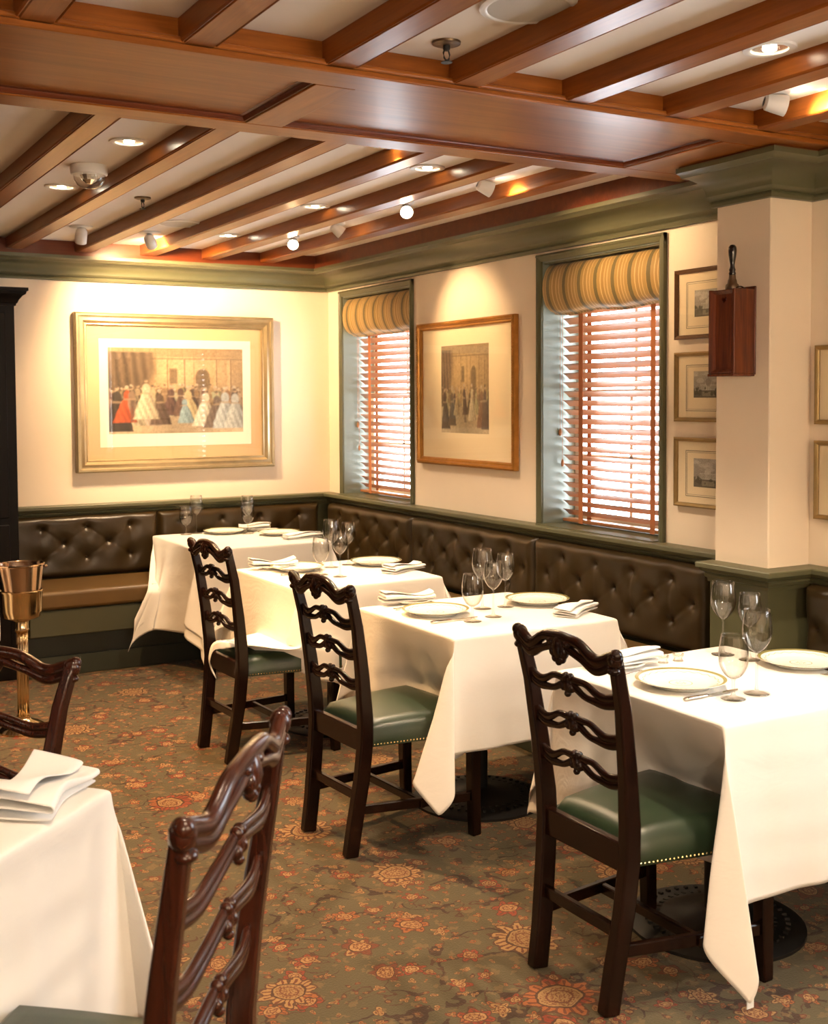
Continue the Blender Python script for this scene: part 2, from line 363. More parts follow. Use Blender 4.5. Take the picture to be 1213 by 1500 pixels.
PATH = [(X0, 0), (0, 0), (0, PYF), (PX, PYF), (PX, PYN), (0, PYN), (0, Y0)]
corn = [(0, 2.385), (0.022, 2.385), (0.026, 2.398), (0.022, 2.408), (0.034, 2.412), (0.044, 2.422)]
corn += [(0.165 - 0.118*math.cos(t*PI/2/8), 2.425 + 0.062*math.sin(t*PI/2/8)) for t in range(9)]
corn += [(0.176, 2.487), (0.190, 2.498), (0.207, 2.503), (0.207, 2.522), (0, 2.522)]
P1_ = [(X0, 0), (0, 0), (0, PYF)]; P2_ = [(PX, PYF+0.012), (PX, PYN), (0, PYN), (0, Y0)]
struct(MB().sweep(P1_, corn).sweep(P2_, corn).build('trim_1', M_GREEN, auto=28), 'olive green cornice running round the room under the beams')
fa = [(0, 2.522), (0.192, 2.522), (0.192, ZC), (0, ZC)]
struct(MB().sweep(P1_, fa).sweep(P2_, fa).build('trim_2', M_FASCIA, auto=30), 'red brown wooden fascia above the green cornice')
rail = [(0, 0.885), (0.030, 0.885), (0.034, 0.900), (0.050, 0.905), (0.056, 0.917), (0.052, 0.925), (0.078, 0.932), (0.090, 0.945), (0.108, 0.947), (0.112, 0.950), (0.112, 0.966), (0.108, 0.970), (0, 0.970)]
rl = [(d*0.85, z) for d, z in rail]
struct(MB().sweep(P1_, rl).sweep(P2_, rl).build('trim_3', M_GREEN, auto=30), 'olive green ledge and chair rail above the leather benches')
m = MB().sweep(PATH, [(0, 0), (0.012, 0), (0.012, 0.89), (0, 0.89)])
struct(m.build('trim_4', M_GREEN), 'olive green panelling below the chair rail')

# ------------------------------------------------------------------ girder and beams
GY0, GY1, GZ = -4.60, -3.80, 2.53
g = struct(empty('ceiling_girder', (0, 0, 0)), 'wide panelled wooden girder crossing the ceiling')
MB().box(X0, -0.19, GY0, GY1, 2.556, ZC).build('core', M_GIRDER, g)
ST = [-0.40, -2.12, -3.84, -5.56]            # centres of the cross stiles
for y0, y1 in ((GY0, GY0+0.135), (GY1-0.125, GY1)):
    MB().box(X0, -0.19, y0, y1, GZ, 2.556).build('rail', M_GIRDER, g, bevel=0.004)
MB().box(X0, -0.19, GY0-0.018, GY0, 2.545, 2.560).build('bead', M_GIRDER, g, bevel=0.005)
M_GSTILE = wood('girder_stile_wood', (0.17, 0.048, 0.008), (0.33, 0.104, 0.017), 1, 0.33, 0.05, 1.0, 0.02, 0.16)
for i, x in enumerate(ST):
    hw = 0.065 if i else 0.20
    MB().box(x-hw, x+(hw if i else 0.21), GY0+0.135, GY1-0.125, GZ, 2.556).build('stile', M_GSTILE, g, bevel=0.004)
for i in range(3):
    xa = ST[i+1]+0.065; xb = ST[i]-(0.20 if i == 0 else 0.065); ya, yb = GY0+0.135, GY1-0.125
    loop = [(xa, ya), (xa, yb), (xb, yb), (xb, ya)]
    MB().sweep(loop, [(0.0, 2.535), (0.006, 2.535), (0.012, 2.541), (0.014, 2.548), (0.026, 2.5505), (0.026, 2.557), (0, 2.557)], loop=True).build('panel_moulding', M_FASCIA, g, auto=30)
    MB().box(xa+0.002, xb-0.002, ya+0.002, yb-0.002, 2.551, 2.557).build('panel', M_GIRDER, g)
BX = [-0.543 - 0.4085*i for i in range(15)]
def beam(x, y0, y1):
    m = MB(); z = 2.545; a = 0.051
    sec = [(-a, ZC+0.01), (-a, z+0.006), (-a+0.004, z+0.001), (-a+0.009, z+0.003), (-a+0.012, z), (a-0.012, z), (a-0.009, z+0.003), (a-0.004, z+0.001), (a, z+0.006), (a, ZC+0.01)]
    m.rings([[(x+p, y, q) for p, q in sec] for y in (y0, y1)])
    return m.build('ceiling_beam', M_BEAM, auto=25)
for i, x in enumerate(BX):
    if x < X0+0.1: break
    for part, y0, y1 in (('beyond', GY1-0.001, -0.19), ('before', Y0, GY0+0.001)):
        struct(beam(x, y0, y1), 'varnished ceiling beam %s the girder, number %d from the window wall' % (part, i+1))

# ------------------------------------------------------------------ windows
def window(n, y1, y0, z0, z1, label):
    w_ = struct(empty('window_%d' % n, (0, (y0+y1)/2, z0)), label)
    inv = Matrix.Translation(-Vector(w_.location))
    def add(m, name, mat, **kw):
        m.v = [tuple(inv @ Vector(v)) for v in m.v]; return m.build(name, mat, w_, **kw)
    # casing: a moulded frame standing proud of the wall, down to the ledge
    pr = [(0, -0.001), (0, -0.022), (0.010, -0.026), (0.016, -0.020), (0.026, -0.018), (0.036, -0.014), (0.036, -0.001)]
    m = MB()
    yl, yr, zt = y1+0.034, y0-0.034, z1+0.036
    for sy, ye in ((1, y1), (-1, y0)):
        m.rings([[(x, ye+sy*(0.034-d), z) for d, x in pr] for z in (z0, zt - 0.0)])
    m.rings([[(x, y, z1+(0.036-d)) for d, x in pr] for y in (yr, yl)])
    add(m, 'casing', M_GREEN, auto=30)
    m = MB(); d = 0.26
    m.box(-0.004, d, y1-0.006, y1+0.002, z0, z1); m.box(-0.004, d, y0-0.002, y0+0.006, z0, z1); m.box(-0.004, d, y0, y1, z1-0.006, z1+0.002)
    add(m, 'reveal', M_REVEAL)
    add(MB().box(-0.05, d, y0, y1, z0-0.02, z0+0.004), 'sill', M_GREEN)
    zm = (z0+z1)/2
    for nm, za, zb, x in (('upper_sash', zm-0.02, z1-0.006, 0.235), ('lower_sash', z0+0.004, zm+0.02, 0.205)):
        m = MB(); ya, yb = y0+0.006, y1-0.006
        m.box(x, x+0.03, ya, ya+0.05, za, zb); m.box(x, x+0.03, yb-0.05, yb, za, zb)
        m.box(x, x+0.03, ya+0.05, yb-0.05, za, za+0.04); m.box(x, x+0.03, ya+0.05, yb-0.05, zb-0.04, zb)
        sash = add(m, nm, M_SASH)
        m = MB(); yc = (ya+yb)/2; zc = (za+zb)/2
        m.box(x+0.004, x+0.026, yc-0.011, yc+0.011, za+0.04, zb-0.04); m.box(x+0.004, x+0.026, ya+0.05, yb-0.05, zc-0.011, zc+0.011)
        mu = add(m, 'muntin', M_SASH); mu.parent = sash
        for p0, p1 in ((ya+0.05, yc-0.011), (yc+0.011, yb-0.05)):
            for q0, q1 in ((za+0.04, zc-0.011), (zc+0.011, zb-0.04)):
                o = add(MB().box(x+0.013, x+0.016, p0, p1, q0, q1), 'pane', M_GLASSPLAIN); o.parent = sash
    return w_
M_REVEAL = plain('reveal_paint', (0.20, 0.23, 0.19), 0.35)
M_SASH = plain('sash_paint', (0.55, 0.52, 0.46), 0.5)
for i, (y1, y0, z0, z1) in enumerate(WIN):
    window(i+1, y1, y0, z0, z1, ['deep green framed window nearest the room corner', 'deep green framed window beside the pier', 'window outside the picture on the right'][i])
    # light portal (no light of its own): helps the sky light find the opening
    L = bpy.data.lights.new('window_portal', 'AREA'); L.shape = 'RECTANGLE'; L.size = abs(y1-y0); L.size_y = z1-z0; L.cycles.is_portal = True
    o = bpy.data.objects.new('window_portal', L); C.objects.link(o); o.location = (0.30, (y0+y1)/2, (z0+z1)/2); o.rotation_euler = (0, PI/2, 0); o.rotation_euler = Vector((-1, 0, 0)).to_track_quat('-Z', 'Y').to_euler()

# ------------------------------------------------------------------ blinds and shades
def blind(y1, y0, z0, z1, label, tilt):
    b = thing('venetian_blind', label, 'blind', (0.135, (y0+y1)/2, z0), 0, 'wooden venetian blinds')
    hw = (y1-y0)/2 - 0.022; H = z1-z0
    bar = MB().box(-0.026, 0.026, -hw, hw, 0.012, 0.030).build('bottom_rail', M_BLIND, b, bevel=0.004, seg=1)
    MB().box(-0.03, 0.03, -hw, hw, H-0.055, H-0.012).build('head_rail', M_BLIND, b, bevel=0.004, seg=1)
    sp = 0.0475; n = int((H-0.10)/sp)
    me = None
    for i in range(n):
        if me is None:
            m = MB(); sec = [(-0.025, -0.0015), (-0.012, 0.0002), (0, 0.0008), (0.012, 0.0002), (0.025, -0.0015), (0.025, 0.0012), (0.012, 0.003), (0, 0.0036), (-0.012, 0.003), (-0.025, 0.0012)]
            m.rings([[(p, y, q) for p, q in sec] for y in (-hw, hw)])
            o = m.build('slat', M_BLIND, b, auto=40); me = o.data
        else:
            o = bpy.data.objects.new('slat', me); C.objects.link(o); o.parent = b
        o.location = (0, 0, 0.062+i*sp); o.rotation_euler = (random.uniform(-0.003, 0.003), tilt+random.uniform(-0.02, 0.02), 0)
    for s in (-1, 1):
        y = s*(hw-0.157)
        MB().box(-0.0285, -0.0270, y-0.017, y+0.017, 0.010, H-0.03).build('ladder_tape', M_TAPE, b)
        MB().box(0.0270, 0.0285, y-0.017, y+0.017, 0.010, H-0.03).build('ladder_tape', M_TAPE, b)
    for j, zz in enumerate((0.50, 0.34)):
        m = MB(); m.tube([(-0.036, hw+0.006-0.02*j, H-0.05), (-0.036, hw+0.006-0.02*j, zz)], 0.0012, 5)
        cd = m.build('pull_cord', M_TAPE, b)
        MB().lathe([(0.002, 0.0), (0.006, -0.008), (0.009, -0.024), (0.007, -0.036), (0.002, -0.040)], 10, Matrix.Translation((-0.036, hw+0.006-0.02*j, zz))).build('tassel', M_BLIND, cd, smooth=True)
    return b
blind(*WIN[0], 'wooden slatted blind in the window nearest the room corner', math.radians(36))
blind(*WIN[1], 'wooden slatted blind in the window beside the pier', math.radians(36))
def shade(y1, y0, z1, label, drop):
    s = thing('roman_shade', label, 'shade', (0.0, (y0+y1)/2, z1), 0, 'striped fabric shades')
    hw = (y1-y0)/2 - 0.004
    # side section of the stuffed roll: x (towards the room is minus), z from the head down
    sec = [(0.070, -0.012)] + [(0.062-0.072*math.sin(t*PI/12)*(1 if t < 7 else 1), -0.012-(drop-0.02)*(1-math.cos(t*PI/12))/2) for t in range(1, 12)] + [(0.066, -drop+0.006), (0.075, -drop-0.004), (0.080, -drop+0.05), (0.080, -0.012)]
    R = []
    for i in range(25):
        y = -hw + 2*hw*i/24
        wv = 0.004*math.sin(i*1.9)+0.003*math.sin(i*0.7+1)
        R.append([(x+(wv if -drop < z < -0.05 else 0), y, z + (0.006*math.sin(i*0.55) if z < -drop+0.03 else 0)) for x, z in sec])
    MB().rings(R).build('valance', M_SHADE, s, auto=50)
    MB().box(0.005, 0.09, -hw, hw, -0.014, -0.001).build('head_board', M_GREEN, s)
    return s
shade(WIN[0][0], WIN[0][1], WIN[0][3], 'striped gold shade gathered at the top of the corner window', 0.27)
shade(WIN[1][0], WIN[1][1], WIN[1][3], 'striped gold shade gathered at the top of the window beside the pier', 0.27)

# ------------------------------------------------------------------ tufted benches
M_BUTTON = plain('leather_button', (0.055, 0.034, 0.014), 0.3)
def tuft(width, z0, z1, sx, rows, seed):
    """upholstered panel in local x (along), y (outwards is minus), z"""
    rnd = random.Random(seed)
    btn = []
    for r, z in enumerate(rows):
        n = max(1, int(width/sx)); st = (width-(n-1)*sx)/2
        xs = [st+i*sx for i in range(n)] if r % 2 == 0 else [st+(i+0.5)*sx for i in range(-1, n)]
        btn += [(x, z) for x in xs if 0.05 < x < width-0.05]
    nx = max(24, int(width/0.0095)); nz = 46
    bx = np.array(btn); X = np.linspace(0, width, nx+1); Z = np.linspace(z0, z1, nz+1)
    XX, ZZ = np.meshgrid(X, Z, indexing='ij')
    e = np.minimum(np.minimum(XX, width-XX), np.minimum(ZZ-z0, z1-ZZ))
    h = 0.052*np.sqrt(np.clip(1-(1-np.clip(e/0.045, 0, 1))**2, 0, 1))
    for (x, z) in btn:
        d = np.hypot(XX-x, (ZZ-z))
        h -= 0.024*np.exp(-(d/0.019)**1.2)+0.013*np.exp(-(d/0.060)**2)
    for i, (xa, za) in enumerate(btn):
        for xb, zb in btn[i+1:]:
            L = math.hypot(xa-xb, za-zb)
            if za != zb and L < sx*0.78:
                t = np.clip(((XX-xa)*(xb-xa)+(ZZ-za)*(zb-za))/L**2, 0, 1)
                d = np.hypot(XX-xa-t*(xb-xa), ZZ-za-t*(zb-za))
                h -= 0.0045*np.exp(-(d/0.008)**2)*rnd.uniform(0.2, 0.9)
    h += 0.0012*np.sin(XX*31+ZZ*17+seed)*np.sin(XX*13-ZZ*29)
    m = MB(); vs = [(XX[i, j], -h[i, j]-0.034, ZZ[i, j]) for i in range(nx+1) for j in range(nz+1)]
    fs = [(i*(nz+1)+j, (i+1)*(nz+1)+j, (i+1)*(nz+1)+j+1, i*(nz+1)+j+1) for i in range(nx) for j in range(nz)]
    m.add(vs, fs); m.box(0, width, -0.036, 0, z0, z1)
    pos = []
    for x, z in btn:
        i = int(round(x/width*nx)); j = int(round((z-z0)/(z1-z0)*nz)); pos.append((x, -h[i, j]-0.034-0.001, z))
    return m, pos
_bm = None
def bench(name_label, origin, rz, length, spans, sx, rows, seat=(0.0, None), group=None):
    """bench running along local +x, its back to local y=0, room on local -y"""
    global _bm
    b = thing('banquette_bench', name_label, 'bench', origin, rz, 'tufted leather banquettes')
    s0, s1 = seat[0], seat[1] if seat[1] is not None else length
    MB().box(s0, s1, -0.605, -0.02, 0.255, 0.41).build('base_panel', M_DIMGREEN, b, bevel=0.006)
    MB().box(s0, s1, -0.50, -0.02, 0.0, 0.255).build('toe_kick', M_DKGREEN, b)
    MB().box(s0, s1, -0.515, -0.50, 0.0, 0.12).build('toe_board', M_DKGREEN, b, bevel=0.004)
    MB().box(s0, s1, -0.625, -0.10, 0.412, 0.520).build('seat_cushion', M_LITLEATHER, b, bevel=0.022, seg=4)
    k = 0
    for xa, xb in spans:
        m, pos = tuft(xb-xa-0.004, 0.515, 0.905, sx, rows, len(name_label)+k); k += 1
        p = m.build('back_panel', M_LEATHER, b, auto=70, loc=(xa+0.002, -0.015, 0))
        for q in pos:
            if _bm is None:
                o = MB().ball((0, 0, 0), 0.0085, 0.005, 0.0085, 8, 5).build('button', M_BUTTON, p, smooth=True); _bm = o.data
            else:
                o = bpy.data.objects.new('button', _bm); C.objects.link(o); o.parent = p
            o.location = q
    return b
# right wall: local x runs towards -y from the corner (rotated -90 deg), room side is -x
bench('brown tufted leather bench along the window wall, from the corner to the pier', (-0.013, -0.10, 0), -PI/2, 3.92, [(0.06, 1.24), (1.24, 2.52), (2.52, 3.78)], 0.265, (0.83, 0.735, 0.64), (0.0, 3.78))
bench('brown tufted leather bench along the back wall beneath the large gilt picture', (-2.222, -0.013, 0), 0, 2.2, [(0.0, 0.932), (0.932, 2.092)], 0.28, (0.83, 0.735, 0.64), (0.0, 1.582))
bench('brown tufted leather bench just past the pier at the right edge', (-0.013, PYN-0.03, 0), -PI/2, 2.0, [(0.03, 1.2), (1.2, 2.4)], 0.265, (0.83, 0.735, 0.64), (0.0, 2.4))
# ------------------------------------------------------------------ ladder-back chairs
def zs(t):  # serpentine of a slat over t = -1..1
    t = abs(t); return 0.012*math.exp(-(t/0.34)**2) - 0.013*math.exp(-((t-0.70)/0.24)**2)
def ladder_slat(hw, th, gap, amp=1.0):
    m = MB(); N = 30; T = [-1+2*i/N for i in range(N+1)]
    bow = lambda t: -0.016*(1-t*t)
    for s in (1, -1):
        pts = []; ra = []
        for t in T:
            sep = th*0.44 + gap*math.exp(-((abs(t)-0.36)/0.17)**2)
            pts.append((bow(t), t*hw, amp*zs(t) + s*sep + (0.006 if s < 0 else 0)*math.exp(-(t/0.2)**2)))
            ra.append(th*0.60*(1-0.22*math.exp(-((abs(t)-0.36)/0.2)**2)))
        m.tube(pts, [0.0085]*(N+1), 8, ry=ra)
    m.ball((bow(0)-0.002, 0, amp*zs(0)-0.004), 0.012, 0.020, 0.027, 12, 8)
    for s in (-1, 1):
        m.ball((bow(0)-0.003, s*0.017, amp*zs(0)-0.012), 0.0125, 0.011, 0.014, 10, 6)
        m.ball((bow(0)-0.003, s*0.010, amp*zs(0)+0.016), 0.0125, 0.009, 0.012, 10, 6)
    m.ball((bow(0)-0.003, 0, amp*zs(0)-0.030), 0.011, 0.009, 0.010, 10, 6)
    return m
def crest_rail(hw):
    m = MB(); N = 40; T = [-1+2*i/N for i in range(N+1)]
    bow = lambda t: -0.016*(1-t*t)
    f = lambda t: 0.014*math.exp(-(t/0.36)**2) - 0.026*math.exp(-((abs(t)-0.70)/0.22)**2)
    up, lo, ru, rl = [], [], [], []
    for t in T:
        g = 0.006*math.exp(-((abs(t)-0.35)/0.16)**2)
        up.append((bow(t), t*hw, f(t)+0.006+g)); ru.append(0.0180-0.003*math.exp(-((abs(t)-0.35)/0.2)**2))
        lo.append((bow(t)-0.001, t*hw*0.98, f(t)*1.05-0.015-g)); rl.append(0.0160-0.005*math.exp(-((abs(t)-0.35)/0.2)**2))
    m.tube(up, [0.0145]*(N+1), 10, ry=ru); m.tube(lo, [0.0125]*(N+1), 10, ry=rl)
    for s in (-1, 1):                        # scrolled ears
        m.ball((0, s*hw, -0.004), 0.021, 0.024, 0.026, 12, 8); m.ball((-0.004, s*(hw+0.008), 0.008), 0.017, 0.017, 0.017, 10, 7)
        m.ball((-0.002, s*(hw-0.004), -0.034), 0.019, 0.021, 0.012, 10, 6)
    m.ball((-0.020, 0, -0.006), 0.018, 0.026, 0.036, 12, 8)   # carved centre leaf
    for s in (-1, 1):
        m.ball((-0.021, s*0.022, -0.016), 0.015, 0.013, 0.020, 10, 6); m.ball((-0.021, s*0.014, -0.036), 0.013, 0.010, 0.013, 10, 6)
        m.ball((-0.020, s*0.034, 0.008), 0.014, 0.020, 0.012, 10, 6)
    m.ball((-0.021, 0, -0.044), 0.012, 0.009, 0.012, 10, 6)
    return m
def ladder_chair(label, loc, rz, wd=M_CHAIR, top=0.985, tw=0.205, sw=0.178, fw=0.155, seat=M_GREENLEATHER, front=0.232, depth=0.49, slats=(0.845, 0.735, 0.625), gap=0.0085):
    c = thing('ladder_back_chair', label, 'chair', loc, rz, 'ladder back dining chairs')
    prof = [(0.0, 0.0, fw), (0.018, 0.12, fw+0.004), (0.040, 0.28, sw-0.006), (0.052, 0.42, sw), (0.050, 0.50, sw+0.003), (0.034, 0.66, sw+(tw-sw)*0.4), (0.010, 0.83, sw+(tw-sw)*0.75), (-0.022, top-0.02, tw)]
    def at(z):
        for a, b in zip(prof, prof[1:]):
            if a[1] <= z <= b[1]:
                q = (z-a[1])/(b[1]-a[1]); return a[0]+(b[0]-a[0])*q, a[2]+(b[2]-a[2])*q
        return prof[-1][0], prof[-1][2]
    for s in (-1, 1):
        zz = [0, 0.06, 0.12, 0.2, 0.28, 0.36, 0.42, 0.5, 0.58, 0.66, 0.75, 0.83, 0.9, top-0.02]
        pts = [(at(z)[0], s*at(z)[1], z) for z in zz]
        k = len(zz)
        MB().bar(pts, [0.038 if z < 0.5 else 0.038-0.010*(z-0.5)/0.46 for z in zz], [0.052 if z < 0.5 else 0.052-0.018*(z-0.5)/0.46 for z in zz], up=(1, 0, 0)).build('rear_post', wd, c, bevel=0.006, seg=2)
        MB().bar([(depth+0.005, s*front, 0), (depth, s*front, 0.2), (depth, s*front, 0.412)], [0.038, 0.042, 0.044], [0.038, 0.042, 0.044], up=(1, 0, 0)).build('leg', wd, c, bevel=0.005)
        x0, y0 = at(0.165)
        MB().bar([(x0+0.02, s*y0, 0.165), (depth-0.018, s*front, 0.150)], 0.020, 0.034).build('stretcher', wd, c, bevel=0.003, seg=1)
    MB().bar([(depth*0.56, -front+0.014, 0.155), (depth*0.56, front-0.014, 0.155)], 0.020, 0.030).build('stretcher', wd, c, bevel=0.003, seg=1)
    x0, y0 = at(0.215); MB().bar([(x0, -y0+0.015, 0.215), (x0, y0-0.015, 0.215)], 0.020, 0.034).build('stretcher', wd, c, bevel=0.003, seg=1)
    MB().box(0.036, 0.062, -sw+0.017, sw-0.017, 0.375, 0.455).build('seat_rail', wd, c, bevel=0.004)
    # upholstered seat over the rails
    m = MB(); nx, ny = 14, 14; R = []
    xa, xb = 0.066, depth+0.028; ha, hb = sw-0.004, front+0.026
    base = []
    def hw_(u): return ha+(hb-ha)*u
    grid = []
    for i in range(nx+1):
        u = i/nx
        for j in range(ny+1):
            v = -1+2*j/ny
            e = min(u*(xb-xa), (1-u)*(xb-xa), (1-abs(v))*hw_(u)); ed = math.sqrt(max(0, 1-(1-min(1, e/0.030))**2))
            dome = 0.024*(1-(2*u-1)**2)*(1-v*v)
            grid.append((xa+u*(xb-xa), v*hw_(u), 0.448 + 0.026*ed + dome))
    fs = [(i*(ny+1)+j, (i+1)*(ny+1)+j, (i+1)*(ny+1)+j+1, i*(ny+1)+j+1) for i in range(nx) for j in range(ny)]
    m.add(grid, fs)
    rim = [i*(ny+1) for i in range(nx+1)] + [nx*(ny+1)+j for j in range(1, ny+1)] + [i*(ny+1)+ny for i in range(nx-1, -1, -1)] + [j for j in range(ny-1, 0, -1)]
    b0 = len(m.v)
    m.v += [(m.v[r][0], m.v[r][1], 0.388) for r in rim]; q = len(rim)
    m.f += [(rim[i], rim[(i+1) % q], b0+(i+1) % q, b0+i) for i in range(q)] + [tuple(b0+i for i in range(q))]
    m.build('seat', seat, c, auto=60)
    # brass nails along the lower edge and up the rear corners
    m = MB()
    def nail(p, n):
        M = Matrix.Translation(p) @ Vector(n).to_track_quat('Z', 'Y').to_matrix().to_4x4()
        m.add([(0.0036*math.cos(a*PI/3), 0.0036*math.sin(a*PI/3), 0) for a in range(6)] + [(0, 0, 0.0026)], [(a, (a+1) % 6, 6) for a in range(6)], M)
    for s in (-1, 1):
        L = math.hypot(xb-xa, hb-ha); n = int(L/0.0125)
        for i in range(n+1):
            u = i/n; nail((xa+u*(xb-xa), s*(hw_(u)+0.0002), 0.395), (0, s, 0))
        for i in range(1, 5): nail((xa+0.004, s*(hw_(0)+0.0004), 0.395+i*0.0125), (0, s, 0))
    n = int(2*hb/0.0125)
    for i in range(n+1): nail((xb+0.0002, -hb+2*hb*i/n, 0.395), (1, 0, 0))
    tag(m.build('nail_trim', M_NAIL, c), None, None, None, 'stuff')
    for z in slats:
        x0, y0 = at(z); ladder_slat(y0-0.008, 0.0205, gap).build('slat', wd, c, smooth=True, loc=(x0, 0, z))
    x0, y0 = at(top-0.02); crest_rail(tw).build('crest_rail', wd, c, smooth=True, loc=(x0, 0, top-0.022))
    return c
ladder_chair('dark ladder back chair at the nearest right table, green seat fully in view', (-1.695, -5.02, 0), math.radians(1), front=0.236)
ladder_chair('dark ladder back chair at the middle table, its green seat catching lamplight', (-1.808, -3.715, 0), math.radians(4))
ladder_chair('dark ladder back chair with a tablecloth corner bunched over its seat', (-1.785, -2.484, 0), math.radians(3))
DT = math.radians(143.1)
ladder_chair('reddish ladder back chair in the front, seen edge on beside the blurred table', (-2.972, -5.768, 0), DT, M_CHAIRRED, top=1.055, tw=0.285, sw=0.25, fw=0.225, front=0.275, slats=(0.90, 0.775, 0.645), gap=0.0)  # reddish highlights are put into this chair's wood colour
ET = math.atan2(-0.665, -0.746)
ladder_chair('red mahogany chair whose curved back rises behind the napkin on the left', (-3.098, -4.268, 0), ET, M_CHAIRRED, top=0.955, tw=0.27, sw=0.205, fw=0.20, front=0.26, slats=(0.775, 0.64), gap=0.002)

# ------------------------------------------------------------------ tables and cloths
TABLES = {'t4': ((-1.03, -4.92), 0.72, 0), 't3': ((-1.04, -3.59), 0.74, 0), 't2': ((-1.06, -2.27), 0.76, 0), 't1': ((-0.93, -0.62), 0.84, 0), 't0': ((-3.477, -4.953), 0.74, math.radians(43.5))}
TL = {'t4': 'square pedestal table under the nearest white cloth on the right', 't3': 'square pedestal table under the white cloth in the middle of the row',
      't2': 'square pedestal table behind the middle one, its cloth caught on a chair', 't1': 'square pedestal table in the corner by both benches', 't0': 'square pedestal table turned cornerwise at the left front'}
CL = {'t4': 'white tablecloth on the nearest right table, its corner trailing to the carpet', 't3': 'white tablecloth on the middle table, pointed corner hanging by the chair',
      't2': 'white tablecloth on the third table with a corner swept onto a chair seat', 't1': 'white tablecloth on the corner table, falling in layers over the bench', 't0': 'white tablecloth in the left front, out of focus beside the red chair'}
def drape(h, drops, features, seed=1, R=0.010, z0=0.7605):
    """cloth over a square top of half width h; drops = overhang at -x, +x, -y, +y; features bend it further"""
    rnd = random.Random(seed); ph = [rnd.uniform(0, 6.28) for _ in range(12)]
    xm, xp, ym, yp = drops
    def axis(dm, dp):
        L = [-h-dm*t for t in np.linspace(1, 0.10, 19)] + [-h-R*1.57, -h-R*0.8, -h] + list(np.linspace(-h, h, 15)[1:-1])
        return L + [h, h+R*0.8, h+R*1.57] + [h+dp*t for t in np.linspace(0.10, 1, 19)]
    U, V = axis(xm, xp), axis(ym, yp); P = []
    def fall(r):
        return (R*math.sin(r/R), R*(1-math.cos(r/R))) if r < R*PI/2 else (R, R+(r-R*PI/2))
    for u in U:
        for v in V:
            p, q = max(abs(u)-h, 0), max(abs(v)-h, 0); su, sv = (1 if u > 0 else -1), (1 if v > 0 else -1)
            if p == 0 and q == 0: P.append([u, v, z0 + 0.0006*math.sin(u*21+ph[0])*math.sin(v*17+ph[1])]); continue
            c = features.get('corners', {}).get((su, sv), {})
            r = math.hypot(p, q); o, d = fall(r)
            if p and q:
                fi = math.atan2(q, p); t = fi/(PI/2)
                A = c.get('out', 0.30); B = c.get('side', 0.16); k = r*min(1, r/0.10)
                e1 = A*k*math.sin(PI*t)**0.8; e2 = B*k*math.sin(2*PI*t) + c.get('lean', 0.0)*k*math.sin(PI*t) + 0.09*k*math.sin(4*PI*t+ph[2])*math.sin(PI*t)
                dx, dy = o*math.cos(fi)+(e1-e2)*0.7071, o*math.sin(fi)+(e1+e2)*0.7071
                d = math.sqrt(max(d*d - 0.8*(e1*e1+e2*e2), 0.04*d*d))
                x, y = su*(h+dx), sv*(h+dy)
            else:
                w = abs(v if p else u)/h; win = (1-w**6)
                a = (v if p else u)
                ripple = features.get('ripple', 1.0)*win*(d**1.2)*(0.030*math.sin(a*13+ph[3]+su*2+sv)+0.016*math.sin(a*27+ph[4]+d*5)) + 0.0025*math.sin(d*60+a*6*su+ph[5])*win*min(1, d/0.1)*features.get('crease', 0.4)
                x, y = (su*(h+o+ripple), v) if p else (u, sv*(h+o+ripple))
            fl = c.get('flare', features.get('flare', 0.03))
            x += su*fl*d*(p/(r or 1)); y += sv*fl*d*(q/(r or 1))
            P.append([x, y, z0-d])
    P = [f(*q) if (f := features.get('bend')) else q for q in P]
    nu, nv = len(U), len(V)
    return nu, nv, P
def ss(a, b, x):
    t = min(1, max(0, (x-a)/(b-a))); return t*t*(3-2*t)
def push(ya, yb, xf, ze=0.490, soft=0.05):
    """a chair seat pushed in under the -x side between ya and yb, its front at xf"""
    def f(x, y, z, h=None):
        H = HALF[0]
        if x < -H+0.03 and z < 0.755:
            w_ = ss(ya-soft, ya, y)*(1-ss(yb, yb+soft, y))
            t = min(1, (0.757-z)/(0.757-ze))
            x += w_*((xf+H)*t**1.15 + 0.012*math.sin(y*30)*t)
        return [x, y, z]
    return f
HALF = [0]
def seat_swag(x, y, z):
    """near left corner of the third cloth: lies over the chair seat, its tail slips out behind the seat rail"""
    H = HALF[0]; d = 0.757-z; top = 0.506; lim = 0.757-top
    if x < -H+0.005 and y < 0.10 and d > lim:
        w_ = 1-ss(-0.01, 0.09, y); over = d-lim; back = 0.335; x = max(x, -H-0.03)
        run = min(over*1.05, back); hang = max(0, over*1.05-back)
        q = ss(0.02, back, run)
        yy = y + (-0.20-y)*0.86*q
        zz = top + 0.022*q*abs(math.sin(run*22+y*35)) + 0.010*math.sin(y*60)*q - hang*1.25
        return [x - (run + 0.02*math.sin(hang*30))*w_, y + (yy-y)*w_, z + (zz-z)*w_]
    if y < -H+0.005 and x < -0.16 and d > lim:
        w_ = 1-ss(-0.24, -0.16, x); over = d-lim
        run = min(over, 0.055); hang = over-run
        return [x, y - run*w_, z + (top-hang*0.9-z)*w_]
    return [x, y, z]
def over_bench(x, y, z):
    """corner table: the back left part of the cloth rides over the bench front and falls further out"""
    H = HALF[0]
    if x < -H and z < 0.74:
        t = min(1, (0.757-z)/0.27); u = max(0, (0.49-z)/0.3)
        w_ = ss(-0.30, 0.10, y); x -= w_*(0.11*t+0.05*u) + 0.012*math.sin(y*24)*t
        if y > -0.045: y += (-0.045-0.02*math.sin(y*16)-y)*t
    return [x, y, z]
